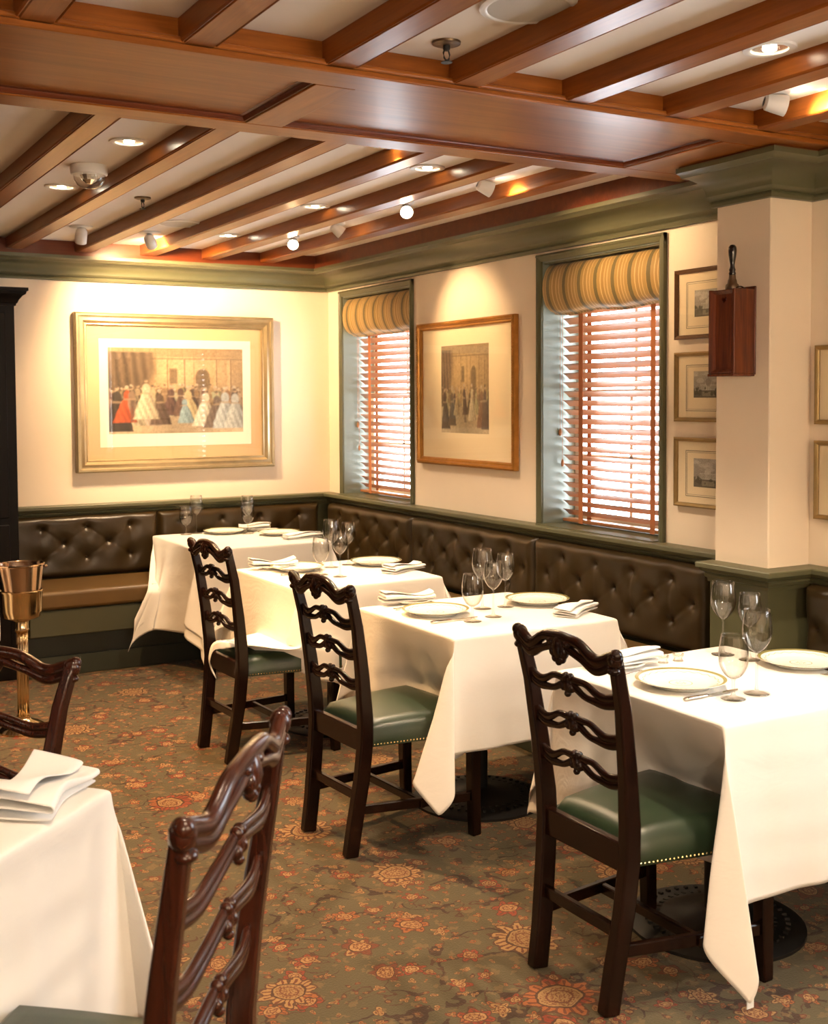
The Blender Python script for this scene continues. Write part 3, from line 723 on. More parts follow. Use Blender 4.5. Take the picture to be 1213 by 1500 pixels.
def table(key):
    (x, y), a, r = TABLES[key]
    t = thing('dining_table', TL[key], 'table', (x, y, 0), r, 'pedestal dining tables'); h = a/2
    i_ = h-0.012; MB().box(-i_, i_, -i_, i_, 0.722, 0.755).build('tabletop', M_CHAIR, t, bevel=0.012)
    dy = -0.14 if key == 't1' else 0; dx = -0.02
    if key in ('t3', 't4'): dx = -0.03
    T_ = Matrix.Translation((dx, dy, 0))
    MB().lathe([(0.036, 0.02), (0.036, 0.70), (0.06, 0.71), (0.06, 0.722)], 20, T_).build('pedestal', M_BLACK, t, auto=40)
    br = 0.20 if key == 't1' else 0.27
    b = MB().lathe([(br, 0.0), (br, 0.010), (br-0.02, 0.018), (0.14, 0.030), (0.08, 0.040), (0.05, 0.052), (0.036, 0.055)], 40, T_).build('base', M_BLACK, t, auto=40)
    m = MB()
    for k in range(40):
        an = k*2*PI/40
        for rr in (br-0.055, br-0.095): m.box(-0.007, 0.007, -0.005, 0.005, 0.018, 0.029, T_ @ Matrix.Rotation(an, 4, 'Z') @ Matrix.Translation((rr, 0, 0)))
    tag(m.build('cast_pattern', M_BLACK, b), None, None, None, 'stuff')
    for lab, drops, feat, sd, zt in CLOTHS[key]:
        HALF[0] = h
        nu, nv, P = drape(h, drops, feat, sd, z0=zt)
        m = MB(); m.v = [tuple(p) for p in P]
        m.f = [(i*nv+j, (i+1)*nv+j, (i+1)*nv+j+1, i*nv+j+1) for i in range(nu-1) for j in range(nv-1)]
        o = m.build('tablecloth', M_LINEN, None, smooth=True, loc=(x, y, 0), rz=r, sub=1)
        so = o.modifiers.new('thickness', 'SOLIDIFY'); so.thickness = 0.0014; so.offset = 1
        tag(o, lab, 'tablecloth', 'white tablecloths')
        if key == 't4':
            q = P[0]
            MB().box(q[0]+0.010, q[0]+0.034, q[1]+0.020, q[1]+0.022, q[2]-0.022, q[2]+0.016).build('care_label', M_NAPKIN, o)
CLOTHS = {
    't4': [(CL['t4'], (0.50, 0.30, 0.505, 0.36), {'bend': push(-0.335, 0.16, -0.165), 'corners': {(-1, -1): {'out': 0.13, 'side': 0.06, 'lean': 0.04}, (-1, 1): {'out': 0.2, 'side': 0.12, 'lean': 0.25}}}, 3, 0.7605)],
    't3': [(CL['t3'], (0.45, 0.30, 0.425, 0.36), {'bend': push(-0.335, 0.145, -0.25), 'crease': 0.3, 'corners': {(-1, -1): {'out': 0.24, 'side': 0.16, 'lean': -0.12}, (-1, 1): {'out': 0.2, 'side': 0.12}}}, 4, 0.7605)],
    't2': [(CL['t2'], (0.52, 0.30, 0.50, 0.30), {'bend': seat_swag, 'corners': {(-1, -1): {'out': 0.22, 'side': 0.14}}}, 6, 0.7605)],
    't1': [(CL['t1'], (0.44, 0.30, 0.40, 0.30), {'bend': over_bench, 'corners': {(-1, -1): {'out': 0.22, 'side': 0.14, 'lean': 0.1}}}, 8, 0.7605),
           ('longer white undercloth showing beneath the top cloth of the corner table', (0.52, 0.31, 0.46, 0.42), {'bend': over_bench, 'flare': 0.035, 'corners': {(-1, -1): {'out': 0.2, 'side': 0.12, 'lean': 0.1}}}, 9, 0.7585)],
    't0': [(CL['t0'], (0.54, 0.54, 0.54, 0.54), {'flare': 0.05, 'ripple': 1.9, 'corners': {(1, -1): {'out': 0.18, 'side': 0.10}, (1, 1): {'out': 0.18, 'side': 0.1}}}, 12, 0.7605)],
}
for key in TABLES: table(key)
TZ = 0.7638

# ------------------------------------------------------------------ tableware
def first_or_copy(store, key, make, loc, rz, label):
    if key not in store:
        o = make(label); o.location = loc; o.rotation_euler = (0, 0, rz); store[key] = (o, kidmap(o)); return o
    o, k = store[key]
    return copy_tree(o, k, loc, rz, label)
STORE = {}
def mk_plate(label):
    pr = [(0.0, 0.003), (0.078, 0.003), (0.082, 0.0), (0.088, 0.0), (0.092, 0.005), (0.115, 0.014), (0.1355, 0.0205), (0.1365, 0.022), (0.1350, 0.0232), (0.114, 0.017), (0.093, 0.0085), (0.085, 0.007), (0.0, 0.0065)]
    return tag(MB().lathe(pr, 64, cap=False).build('dinner_plate', M_PLATE, None, smooth=True), label, 'plate', 'dinner plates')
def mk_small(label):
    pr = [(0.0, 0.002), (0.045, 0.002), (0.048, 0.0), (0.052, 0.0), (0.056, 0.004), (0.078, 0.012), (0.079, 0.0132), (0.077, 0.014), (0.056, 0.007), (0.0, 0.005)]
    return tag(MB().lathe(pr, 40, cap=False).build('bread_plate', M_SMALLPLATE, None, smooth=True), label, 'plate', 'bread plates')
def plate(x, y, label, kind='p', rz=None):
    return first_or_copy(STORE, kind, mk_plate if kind == 'p' else mk_small, (x, y, TZ), rz if rz is not None else random.uniform(0, 6), label)
ROW = {'4': 'nearest right table', '3': 'middle table', '2': 'third table', '1': 'corner table'}
plate(-1.204, -4.915, 'gold banded dinner plate on the nearest right table, on the chair side')
plate(-0.685, -4.911, 'gold banded dinner plate on the nearest right table, on the bench side')
plate(-1.228, -3.517, 'green banded dinner plate on the middle table, on the chair side')
plate(-0.730, -3.525, 'green banded dinner plate on the middle table, on the bench side')
plate(-1.20, -2.10, 'dinner plate on the third table, half hidden by the middle chair crest')
plate(-0.760, -2.125, 'dinner plate on the third table, on the bench side by the glasses')
plate(-0.925, -0.335, 'dinner plate on the corner table, between the two groups of glasses')
plate(-0.655, -0.60, 'dinner plate on the corner table, at its right end by the napkin')
def mk_glass(kind):
    P = {'red': ([(0.0, 0.002), (0.037, 0.0), (0.0385, 0.0015), (0.020, 0.005), (0.006, 0.010), (0.0036, 0.025), (0.0033, 0.110), (0.006, 0.120), (0.022, 0.133), (0.038, 0.158), (0.043, 0.182), (0.042, 0.205), (0.0365, 0.248)], 0.0011),
         'white': ([(0.0, 0.002), (0.034, 0.0), (0.0355, 0.0015), (0.018, 0.005), (0.006, 0.010), (0.0034, 0.025), (0.0031, 0.100), (0.006, 0.109), (0.020, 0.121), (0.034, 0.143), (0.0385, 0.165), (0.037, 0.188), (0.032, 0.222)], 0.0011),
         'water': ([(0.0, 0.002), (0.035, 0.0), (0.0365, 0.0015), (0.020, 0.005), (0.007, 0.010), (0.0045, 0.022), (0.0045, 0.050), (0.008, 0.058), (0.025, 0.070), (0.039, 0.095), (0.0425, 0.120), (0.041, 0.150), (0.0355, 0.186)], 0.0012)}
    pr, th = P[kind]
    def f(label):
        k = next(i for i, (r, z) in enumerate(pr) if i > 4 and r > pr[i-1][0]) - 1
        # bowl profile refined
        out = []
        for i in range(len(pr)-1):
            n = 4 if i >= k else 1
            for q in range(n):
                t = q/n
                if i >= k:
                    p0 = pr[max(i-1, k)]; p1, p2 = pr[i], pr[i+1]; p3 = pr[min(i+2, len(pr)-1)]
                    out.append(tuple(0.5*((2*p1[e])+(-p0[e]+p2[e])*t+(2*p0[e]-5*p1[e]+4*p2[e]-p3[e])*t*t+(-p0[e]+3*p1[e]-3*p2[e]+p3[e])*t**3) for e in (0, 1)))
                else: out.append(pr[i])
        out.append(pr[-1])
        kk = k + 4
        inner = [(max(0.0004, r-th), z+(0.0008 if i == 0 else 0.0)) for i, (r, z) in enumerate(out[kk:])]
        full = out + inner[::-1] + [(0.0, inner[0][1]-0.001)]
        return tag(MB().lathe(full, 32, cap=False).build('wine_glass' if kind != 'water' else 'water_goblet', M_GLASS, None, smooth=True), label, 'glass', 'stemmed glasses')
    return f
def glass(kind, x, y, label): return first_or_copy(STORE, kind, mk_glass(kind), (x, y, TZ), random.uniform(0, 6), label)
glass('red', -0.792, -4.672, 'tallest wine glass on the nearest right table, standing at the back of four')
glass('white', -0.775, -4.775, 'wine glass behind the others on the nearest right table')
glass('red', -1.085, -5.105, 'wine glass in front on the nearest right table, right of the goblet')
glass('water', -1.188, -5.115, 'short stemmed water goblet on the nearest right table, over the knife tip')
glass('red', -1.005, -3.522, 'tallest wine glass on the middle table, at the back left')
glass('white', -0.900, -3.535, 'wine glass on the middle table, at the back right')
glass('white', -1.067, -3.695, 'wine glass on the middle table, in front of the taller two')
glass('water', -1.190, -3.735, 'short stemmed water goblet on the middle table by the knife')
glass('red', -1.015, -2.115, 'wine glass on the third table, rearmost left of the four')
glass('white', -0.897, -2.075, 'wine glass on the third table, right of the four')
glass('white', -1.118, -2.425, 'wine glass on the third table, in front of the rest')
glass('water', -1.169, -2.315, 'short stemmed water goblet on the third table')
glass('red', -1.088, -0.262, 'wine glass on the corner table, right one of the left pair')
glass('water', -1.168, -0.290, 'water goblet on the corner table, left one of the left pair')
glass('red', -0.812, -0.455, 'wine glass on the corner table, in front beside the napkin')
glass('water', -0.775, -0.372, 'water goblet on the corner table, hidden behind a wine glass stem')

def napkin(x, y, rz, label, L=0.235, W=0.085, seed=1, z=TZ, stack=1.0, flare=0.0):
    rnd = random.Random(seed); a = W/2; sec = []
    def bend(cx, cz, r, s, n=6): return [(cx+s*r*math.sin(PI*i/n), cz-r*math.cos(PI*i/n)) for i in range(n+1)]
    sec = [(-a*0.9, 0.0035), (0, 0.003)] + bend(a-0.006, 0.009, 0.006, 1) + [(0, 0.0155)] + bend(-a+0.007, 0.0205, 0.0055, -1) + [(0, 0.027)] + bend(a-0.012, 0.031, 0.0045, 1) + [(0, 0.0375), (-a*0.55, 0.036)]
    R = []; n = 22; ph = [rnd.uniform(0, 6) for _ in range(6)]
    for i in range(n+1):
        u = i/n; p = -L/2+L*u; row = []
        s = 1 + flare*(1-u)**2 - 0.10*math.exp(-((u-0.5)/0.3)**2)
        for j, (q, zz) in enumerate(sec):
            k = zz/0.037
            row.append((p + 0.010*math.sin(ph[0]+q*40)*(u-0.5) + 0.014*k*(0.5-u)*math.sin(ph[1]), q*s + 0.004*math.sin(ph[2]+u*7+k*2), max(0.0025, zz*stack*(0.80+0.28*math.sin(ph[3]+u*5+q*14)) + (0.008*k*(u-0.5)**2*4))))
        R.append(row)
    m = MB().rings(R, closed=False, cap=False)
    o = m.build('folded_napkin', M_NAPKIN, None, smooth=True, loc=(x, y, z), rz=rz, sub=1)
    so = o.modifiers.new('thickness', 'SOLIDIFY'); so.thickness = 0.0028; so.offset = 0
    return tag(o, label, 'napkin', 'folded white napkins')
SP = TZ + 0.012
plate(-1.20, -4.630, 'bread plate under the napkin on the nearest right table', 's')
napkin(-1.195, -4.635, math.radians(-10), 'folded white napkin on the nearest right table, on its bread plate', seed=3, z=SP, L=0.25)
plate(-1.185, -3.250, 'bread plate under the napkin on the middle table', 's')
napkin(-1.205, -3.245, math.radians(-6), 'folded white napkin on the middle table at its far left corner', seed=4, z=SP)
napkin(-0.725, -3.790, math.radians(30), 'folded white napkin on the middle table at its right end', seed=5, L=0.26, flare=0.3)
plate(-1.28, -1.985, 'bread plate under the napkin on the third table', 's')
napkin(-1.285, -1.985, math.radians(-4), 'folded white napkin on the third table at its far left corner', seed=6, z=SP)
napkin(-0.75, -2.405, math.radians(24), 'folded white napkin on the third table at its right end', seed=7, L=0.27, flare=0.2)
plate(-0.70, -0.30, 'bread plate under the napkin between the corner table settings', 's')
napkin(-0.70, -0.30, math.radians(-28), 'folded white napkin on the corner table, behind the right hand plate', seed=8, L=0.20, z=SP)
napkin(-0.61, -0.86, math.radians(10), 'folded white napkin on the corner table, at its near right edge', seed=9, L=0.26)
napkin(-3.105, -4.96, math.radians(50), 'big folded napkin on the blurred table in the left front', seed=12, L=0.27, W=0.17, stack=1.7, flare=0.3)
napkin(-0.64, -5.14, math.radians(20), 'white napkin at the right edge of the nearest right table', seed=13, L=0.2)

def mk_knife(label):
    t = thing('table_knife', label, 'knife')
    t['group'] = 'table knives'
    MB().tube([(0, 0, 0.005), (0.012, 0, 0.0055), (0.05, 0, 0.005), (0.088, 0, 0.0045), (0.095, 0, 0.0045)], [0.0065, 0.0085, 0.0075, 0.006, 0.005], 10, ry=[0.004, 0.005, 0.0045, 0.004, 0.003]).build('handle', M_STEEL, t, smooth=True)
    MB().bar([(0.093, 0, 0.004), (0.12, 0, 0.0035), (0.19, 0.001, 0.003), (0.218, 0.003, 0.003), (0.226, 0.006, 0.003)], [0.008, 0.015, 0.018, 0.013, 0.003], [0.003, 0.0016, 0.0014, 0.0012, 0.001]).build('blade', M_STEEL, t, bevel=0.0004, seg=1)
    return t
def mk_fork(label):
    t = thing('table_fork', label, 'fork'); t['group'] = 'table forks'
    MB().tube([(0, 0, 0.004), (0.02, 0, 0.004), (0.06, 0, 0.006), (0.115, 0, 0.010), (0.128, 0, 0.009)], [0.009, 0.008, 0.0045, 0.003, 0.008], 10, ry=[0.0016, 0.0018, 0.0018, 0.0018, 0.0013]).build('handle', M_STEEL, t, smooth=True)
    m = MB()
    m.bar([(0.126, 0, 0.009), (0.137, 0, 0.006), (0.147, 0, 0.004)], [0.014, 0.022, 0.024], 0.0018)
    for k in range(4):
        y = -0.0100+k*0.00667; m.bar([(0.146, y, 0.004), (0.168, y, 0.002), (0.190, y*0.92, 0.005)], [0.0036, 0.0032, 0.002], 0.0016)
    m.build('tines', M_STEEL, t)
    return t
def cutlery(kind, x, y, rz, label, z=TZ): return first_or_copy(STORE, kind, mk_knife if kind == 'knife' else mk_fork, (x, y, z), rz, label)
cutlery('knife', -1.325, -5.062, math.radians(3), 'table knife on the nearest right table, handle towards the chair')
cutlery('fork', -1.33, -4.745, math.radians(2), 'table fork between napkin and plate on the nearest right table')
cutlery('fork', -0.56, -5.05, math.radians(182), 'table fork at the right edge of the nearest right table')
cutlery('knife', -1.352, -3.690, math.radians(3), 'table knife on the middle table, in front of the chair side plate')
cutlery('fork', -1.33, -3.355, math.radians(4), 'table fork left of the chair side plate on the middle table')
cutlery('fork', -0.53, -3.66, math.radians(178), 'table fork in front of the bench side plate on the middle table')
cutlery('knife', -1.36, -2.26, math.radians(3), 'table knife on the third table behind the chair crest')
cutlery('fork', -1.38, -2.045, math.radians(3), 'table fork beside the napkin on the third table')
cutlery('fork', -0.60, -2.265, math.radians(176), 'table fork in front of the bench side plate on the third table')
def crystal(x, y, label):
    return tag(MB().lathe([(0.0, 0.0), (0.018, 0.0), (0.015, 0.004), (0.012, 0.010), (0.018, 0.018), (0.019, 0.026), (0.016, 0.026), (0.013, 0.018), (0.0, 0.013)], 8, cap=False).build('salt_cellar', M_GLASS, None, loc=(x, y, TZ)), label, 'salt cellar', 'crystal salt cellars')
crystal(-1.045, -4.66, 'tiny crystal salt cellar right of the napkin on the nearest table')
crystal(-0.985, -4.665, 'tiny crystal salt cellar nearer the tall glass on the nearest table')

# ------------------------------------------------------------------ pictures with printed sheets (colours per point, painted on a grid)
_k = NT('printed_sheet'); _a = _k.node('ShaderNodeVertexColor', layer_name='print'); _k.base(_a.outputs[0]); _k.b.inputs['Roughness'].default_value = 0.7; M_PRINT = _k.m
def painter(nx, ny, bg):
    I = np.zeros((ny, nx, 3)) + np.array(bg); Y, X = np.mgrid[0:ny, 0:nx]; X = X/(nx-1); Y = Y/(ny-1)   # y up
    return I, X, Y
def blob(I, X, Y, cx, cy, rx, ry, col, a=1.0, p=2.0):
    d = (np.abs((X-cx)/rx)**p + np.abs((Y-cy)/ry)**p); k = (np.clip((1.15-d)/0.3, 0, 1)*a)[..., None]; I[:] = I*(1-k)+np.array(col)*k
def rect(I, X, Y, x0, x1, y0, y1, col, a=1.0):
    k = (((X >= x0) & (X <= x1) & (Y >= y0) & (Y <= y1))*a)[..., None]; I[:] = I*(1-k)+np.array(col)*k
def figure(I, X, Y, rnd, x, y, h, col, dress):
    d = np.array(col); ph = rnd.uniform(0, 6); lean = rnd.uniform(-0.12, 0.12)
    xx = X-x-lean*(Y-y)*0.6
    if dress:
        t = np.clip((y+h*0.62-Y)/(h*0.62), 0, 1); wid = h*(0.05+0.15*t**0.75)*(1+0.04*np.sin(Y*60+ph))
        k = np.clip((wid-np.abs(xx))/0.006, 0, 1)*(Y > y)*(Y < y+h*0.64)
        sh = 0.88+0.16*np.sin(X*150+Y*40+ph)+0.08*np.sin(X*330-Y*60+ph)-0.35*np.clip(xx/np.maximum(wid, 1e-3), -0.6, 1)
    else:
        wid = h*(0.055+0.025*np.sin((Y-y)*20+ph)); k = np.clip((wid-np.abs(xx))/0.005, 0, 1)*(Y > y)*(Y < y+h*0.80)
        k *= 1-0.7*((np.abs(xx) < h*0.010) & (Y < y+h*0.38)); sh = 0.7+0.25*np.sin(X*120+ph)-0.3*np.clip(xx/0.03, -1, 1)
    I[:] = I*(1-k[..., None])+d*sh[..., None]*k[..., None]
    hx = x+lean*h*0.5
    blob(I, X, Y, hx, y+h*0.70, h*0.060, h*0.13, d*0.9); blob(I, X, Y, hx+h*0.05*lean*5, y+h*0.60, h*0.09, h*0.022, (0.46, 0.33, 0.21), 0.7)
    blob(I, X, Y, hx, y+h*0.895, h*0.027, h*0.045, (0.52, 0.37, 0.24)); blob(I, X, Y, hx-0.004, y+h*0.925, h*0.030, h*0.032, (0.13, 0.09, 0.06) if rnd.random() < 0.55 else (0.58, 0.50, 0.38), 0.9)
def soften(I):
    J = I.copy()
    for ax in (0, 1): J = (np.roll(J, 1, ax)+2*J+np.roll(J, -1, ax))/4
    J[0], J[-1], J[:, 0], J[:, -1] = I[0], I[-1], I[:, 0], I[:, -1]
    return J
def crowd(nx, ny, seed, bands, wallc, floorc, drape, accents=()):
    rnd = random.Random(seed); I, X, Y = painter(nx, ny, wallc)
    I *= (0.66+0.62*np.exp(-((X-0.55)/0.38)**2-((Y-0.72)/0.36)**2))[..., None]
    rect(I, X, Y, 0, 1, 0.87, 0.885, np.array(wallc)*0.55); rect(I, X, Y, 0, 1, 0.90, 1, np.array(wallc)*0.8)
    for x in (0.40, 0.53, 0.60, 0.77, 0.88): rect(I, X, Y, x, x+0.022, 0.4, 0.87, np.array(wallc)*1.25); rect(I, X, Y, x+0.022, x+0.030, 0.4, 0.87, np.array(wallc)*0.5)
    rect(I, X, Y, 0.635, 0.745, 0.4, 0.66, np.array(wallc)*0.42); blob(I, X, Y, 0.69, 0.66, 0.055, 0.10, np.array(wallc)*0.42); rect(I, X, Y, 0.44, 0.50, 0.58, 0.76, np.array(wallc)*0.5)
    k = 1/(1+np.exp((X-drape+0.05*np.sin(Y*6))*70)); k = (k*(Y > 0.36)*(Y < 0.95))[..., None]; I[:] = I*(1-k)+np.array((0.15, 0.10, 0.06))*(1+0.35*np.sin(X*95+Y*7))[..., None]*k
    k = (Y < 0.34)[..., None]; I[:] = np.where(k, np.array(floorc)*(0.75+0.6*(0.5+0.5*np.sin(X*7+1)))[..., None], I)
    for x in np.linspace(-0.4, 1.4, 15):
        k = (np.abs(X-(x+(Y-0.34)*(0.5-x)*1.3)) < 0.0022) & (Y < 0.30); I[k] *= 0.7
    for y, h, n, p in bands:
        xs = [(i+0.5+rnd.uniform(-0.35, 0.35))/n for i in range(n)]; rnd.shuffle(xs)
        for x in xs:
            if 0.40 < x < 0.54 and y < 0.17: continue
            figure(I, X, Y, rnd, x, y+rnd.uniform(-0.012, 0.012), h*rnd.uniform(0.88, 1.10), [c*rnd.uniform(0.85, 1.12) for c in rnd.choice(p)], rnd.random() < 0.6)
    for x, y, h, c, dr in accents: figure(I, X, Y, rnd, x, y, h, c, dr)
    I = soften(I); g = np.random.RandomState(seed)
    n1 = g.rand(ny, nx, 1); n2 = np.kron(g.rand(ny//4+1, nx//4+1), np.ones((4, 4)))[:ny, :nx, None]
    I = I*(0.50+0.16*n1+0.15*n2)
    return np.clip(I, 0, 1)
def engraving(nx, ny, seed, dome):
    rnd = random.Random(seed); I, X, Y = painter(nx, ny, (0.34, 0.31, 0.26))
    I *= (0.75+0.5*Y)[..., None]
    for i in range(9): blob(I, X, Y, rnd.uniform(0, 1), rnd.uniform(0.62, 0.95), rnd.uniform(0.08, 0.2), rnd.uniform(0.04, 0.10), (0.56, 0.53, 0.46), 0.6)
    c = (0.48, 0.45, 0.38)
    rect(I, X, Y, 0.22, 0.80, 0.28, 0.50, c); rect(I, X, Y, 0.40, 0.62, 0.28, 0.58, (0.55, 0.52, 0.45))
    for x in np.linspace(0.24, 0.78, 13): rect(I, X, Y, x, x+0.014, 0.31, 0.46, (0.2, 0.18, 0.14))
    if dome: blob(I, X, Y, 0.51, 0.58, 0.10, 0.15, (0.30, 0.27, 0.22)); rect(I, X, Y, 0.505, 0.515, 0.7, 0.78, (0.2, 0.18, 0.14))
    else:
        k = (np.abs(X-0.51) < 0.13*(0.70-Y)/0.12) & (Y > 0.58) & (Y < 0.70); I[k] = (0.50, 0.47, 0.40)
    rect(I, X, Y, 0, 1, 0, 0.26, (0.15, 0.13, 0.09)); rect(I, X, Y, 0.3, 0.75, 0.05, 0.22, (0.27, 0.24, 0.17))
    for i in range(26): blob(I, X, Y, rnd.choice([rnd.uniform(0, 0.25), rnd.uniform(0.75, 1), rnd.uniform(0, 1)]), rnd.uniform(0.12, 0.36), rnd.uniform(0.02, 0.07), rnd.uniform(0.03, 0.09), (0.10, 0.09, 0.06), 0.85)
    g = np.random.RandomState(seed).rand(ny, nx, 1); return np.clip(I*(0.8+0.4*g), 0, 1)
def sheet(name, I, w, h, parent, y):
    ny, nx, _ = I.shape; m = MB()
    m.v = [(-w/2+w*i/(nx-1), y, -h/2+h*j/(ny-1)) for j in range(ny) for i in range(nx)]
    m.f = [(j*nx+i, j*nx+i+1, (j+1)*nx+i+1, (j+1)*nx+i) for j in range(ny-1) for i in range(nx-1)]
    o = m.build(name, M_PRINT, parent)
    a = o.data.color_attributes.new('print', 'FLOAT_COLOR', 'POINT'); buf = np.ones((ny*nx, 4), dtype=np.float32); buf[:, :3] = I.reshape(-1, 3); a.data.foreach_set('color', buf.ravel())
    return o
def picture(label, loc, rz, w, h, prof, fmat, matc, pw, ph, I, innermat=None, dz=0.0, dx=0.0, lines=None, group=None, rope=None):
    """local x along the wall, y into the wall (room is -y), z up; prof = frame section [(inwards from the outer edge, depth)]"""
    p = thing('framed_picture', label, 'picture', loc, rz, group)
    loop = [(-w/2, h/2), (w/2, h/2), (w/2, -h/2), (-w/2, -h/2)]
    m = MB().sweep(loop, [(a, -b) for a, b in prof], loop=True); m.v = [(x, z, y) for x, y, z in m.v]
    fr = m.build('frame', fmat, p, auto=30)
    fw = max(a for a, b in prof)
    if rope:
        q = MB(); per = [((-w/2+rope, h/2-rope), (w/2-rope, h/2-rope)), ((w/2-rope, h/2-rope), (w/2-rope, -h/2+rope)), ((w/2-rope, -h/2+rope), (-w/2+rope, -h/2+rope)), ((-w/2+rope, -h/2+rope), (-w/2+rope, h/2-rope))]
        d = max(b for a, b in prof)
        for (xa, za), (xb, zb) in per:
            n = int(math.hypot(xb-xa, zb-za)/0.014)
            for i in range(n):
                t = (i+0.5)/n; M = Matrix.Translation((xa+(xb-xa)*t, -d, za+(zb-za)*t)) @ Matrix.Rotation(math.atan2(zb-za, xb-xa)+0.6, 4, Vector((0, -1, 0)))
                q.ball((0, 0, 0), 0.0095, 0.005, 0.0045, 6, 4, M)
        tag(q.build('rope_carving', fmat, fr, smooth=True), None, None, None, 'stuff')
    MB().box(-w/2+fw-0.004, w/2-fw+0.004, -0.008, -0.002, -h/2+fw-0.004, h/2-fw+0.004).build('mat_board', matc, p)
    y = -0.0085
    if innermat:
        iw, ih, im, iz = innermat
        MB().box(-iw/2, iw/2, y-0.001, y, iz-ih/2, iz+ih/2).build('inner_mat', im, p); y -= 0.0012
    if lines:
        for lw, lh, lz, t in lines:
            q = MB()
            for a in (-1, 1): q.box(a*lw/2-t, a*lw/2+t, y-0.0004, y, lz-lh/2, lz+lh/2); q.box(-lw/2, lw/2, y-0.0004, y, lz+a*lh/2-t, lz+a*lh/2+t)
            q.build('ruled_line', M_LINE, p)
    s = sheet('print', I, pw, ph, p, y-0.0006); s.location = (dx, 0, dz)
    MB().box(-w/2+fw-0.003, w/2-fw+0.003, -0.0165, -0.0145, -h/2+fw-0.003, h/2-fw+0.003).build('picture_glass', M_GLASSPLAIN, p)
    return p
M_LINE = plain('ruled_ink', (0.22, 0.19, 0.13), 0.8)
M_SILVERGILT = plain('silver_gilt_frame', (0.50, 0.40, 0.24), 0.30, 0.75, var=0.2, vs=14)
M_GILT = plain('old_gold_frame', (0.46, 0.22, 0.05), 0.34, 0.7, var=0.35, vs=20, bump=0.2, bs=120)
M_BROWNFRAME = plain('brown_gilt_frame', (0.13, 0.06, 0.02), 0.35, 0.3, var=0.4, vs=18)
M_THINGILT = plain('thin_gilt_frame', (0.34, 0.23, 0.09), 0.32, 0.6, var=0.3, vs=18)
M_MATGOLD = plain('gold_beige_mat', (0.52, 0.37, 0.20), 0.6)
M_MATWHITE = plain('white_mat', (0.72, 0.66, 0.54), 0.8)
M_MATCREAM = plain('cream_mat', (0.84, 0.71, 0.48), 0.8)
big = crowd(220, 134, 5, [(0.27, 0.30, 30, [(0.12, 0.08, 0.05), (0.22, 0.15, 0.09), (0.40, 0.29, 0.18), (0.30, 0.2, 0.12)]), (0.20, 0.37, 17, [(0.14, 0.09, 0.06), (0.5, 0.40, 0.27), (0.30, 0.19, 0.10), (0.10, 0.07, 0.05)]), (0.10, 0.44, 9, [(0.55, 0.46, 0.33), (0.16, 0.11, 0.08), (0.46, 0.40, 0.31)])], (0.52, 0.36, 0.20), (0.52, 0.40, 0.26), 0.29,
    [(0.07, 0.03, 0.56, (0.06, 0.045, 0.035), True), (0.115, 0.13, 0.45, (0.55, 0.10, 0.03), True), (0.17, 0.15, 0.42, (0.30, 0.2, 0.14), False), (0.27, 0.17, 0.50, (0.72, 0.62, 0.44), True), (0.60, 0.14, 0.44, (0.62, 0.50, 0.28), True), (0.565, 0.12, 0.34, (0.30, 0.42, 0.46), True), (0.70, 0.08, 0.48, (0.70, 0.64, 0.50), True), (0.78, 0.06, 0.46, (0.20, 0.15, 0.12), True), (0.86, 0.05, 0.52, (0.50, 0.54, 0.54), True), (0.945, 0.05, 0.50, (0.56, 0.58, 0.55), True)])
PF_BIG = [(0, 0.0), (0, 0.045), (0.008, 0.052), (0.020, 0.052), (0.026, 0.042), (0.034, 0.040), (0.050, 0.046), (0.060, 0.034), (0.066, 0.024), (0.074, 0.026), (0.080, 0.018), (0.080, 0.0)]
picture('large silver gilt framed print of a crowded hall on the back wall', (-1.119, -0.004, 1.679), 0, 1.352, 1.020, PF_BIG, M_SILVERGILT, M_MATGOLD, 0.920, 0.560, big, (1.035, 0.700, M_MATWHITE, -0.002), dz=0.012)
mid = crowd(116, 152, 9, [(0.30, 0.24, 20, [(0.22, 0.15, 0.08), (0.45, 0.33, 0.17), (0.5, 0.4, 0.24)]), (0.22, 0.32, 11, [(0.30, 0.21, 0.11), (0.12, 0.08, 0.05), (0.5, 0.39, 0.22)])], (0.50, 0.35, 0.17), (0.55, 0.43, 0.26), 0.2,
    [(0.10, 0.04, 0.52, (0.09, 0.06, 0.04), True), (0.24, 0.08, 0.46, (0.14, 0.10, 0.06), True), (0.33, 0.20, 0.34, (0.5, 0.38, 0.2), True), (0.52, 0.12, 0.46, (0.13, 0.09, 0.06), False), (0.66, 0.14, 0.44, (0.70, 0.60, 0.40), True), (0.85, 0.06, 0.50, (0.26, 0.13, 0.07), True), (0.95, 0.05, 0.52, (0.12, 0.07, 0.05), True)])
PF_MID = [(0, 0.0), (0, 0.030), (0.010, 0.036), (0.020, 0.034), (0.026, 0.024), (0.034, 0.026), (0.042, 0.018), (0.042, 0.0)]
WR = -PI/2      # on the window wall: local x runs towards -y, room side is -x
picture('old gold roped frame holding a print of a gathering, between the windows', (-0.004, -1.829, 1.659), WR, 1.045, 0.845, PF_MID, M_GILT, M_MATCREAM, 0.51, 0.51, mid, dz=0.025, dx=-0.01, rope=0.012)
PF_S = [(0, 0.0), (0, 0.020), (0.006, 0.024), (0.012, 0.020), (0.018, 0.014), (0.018, 0.0)]
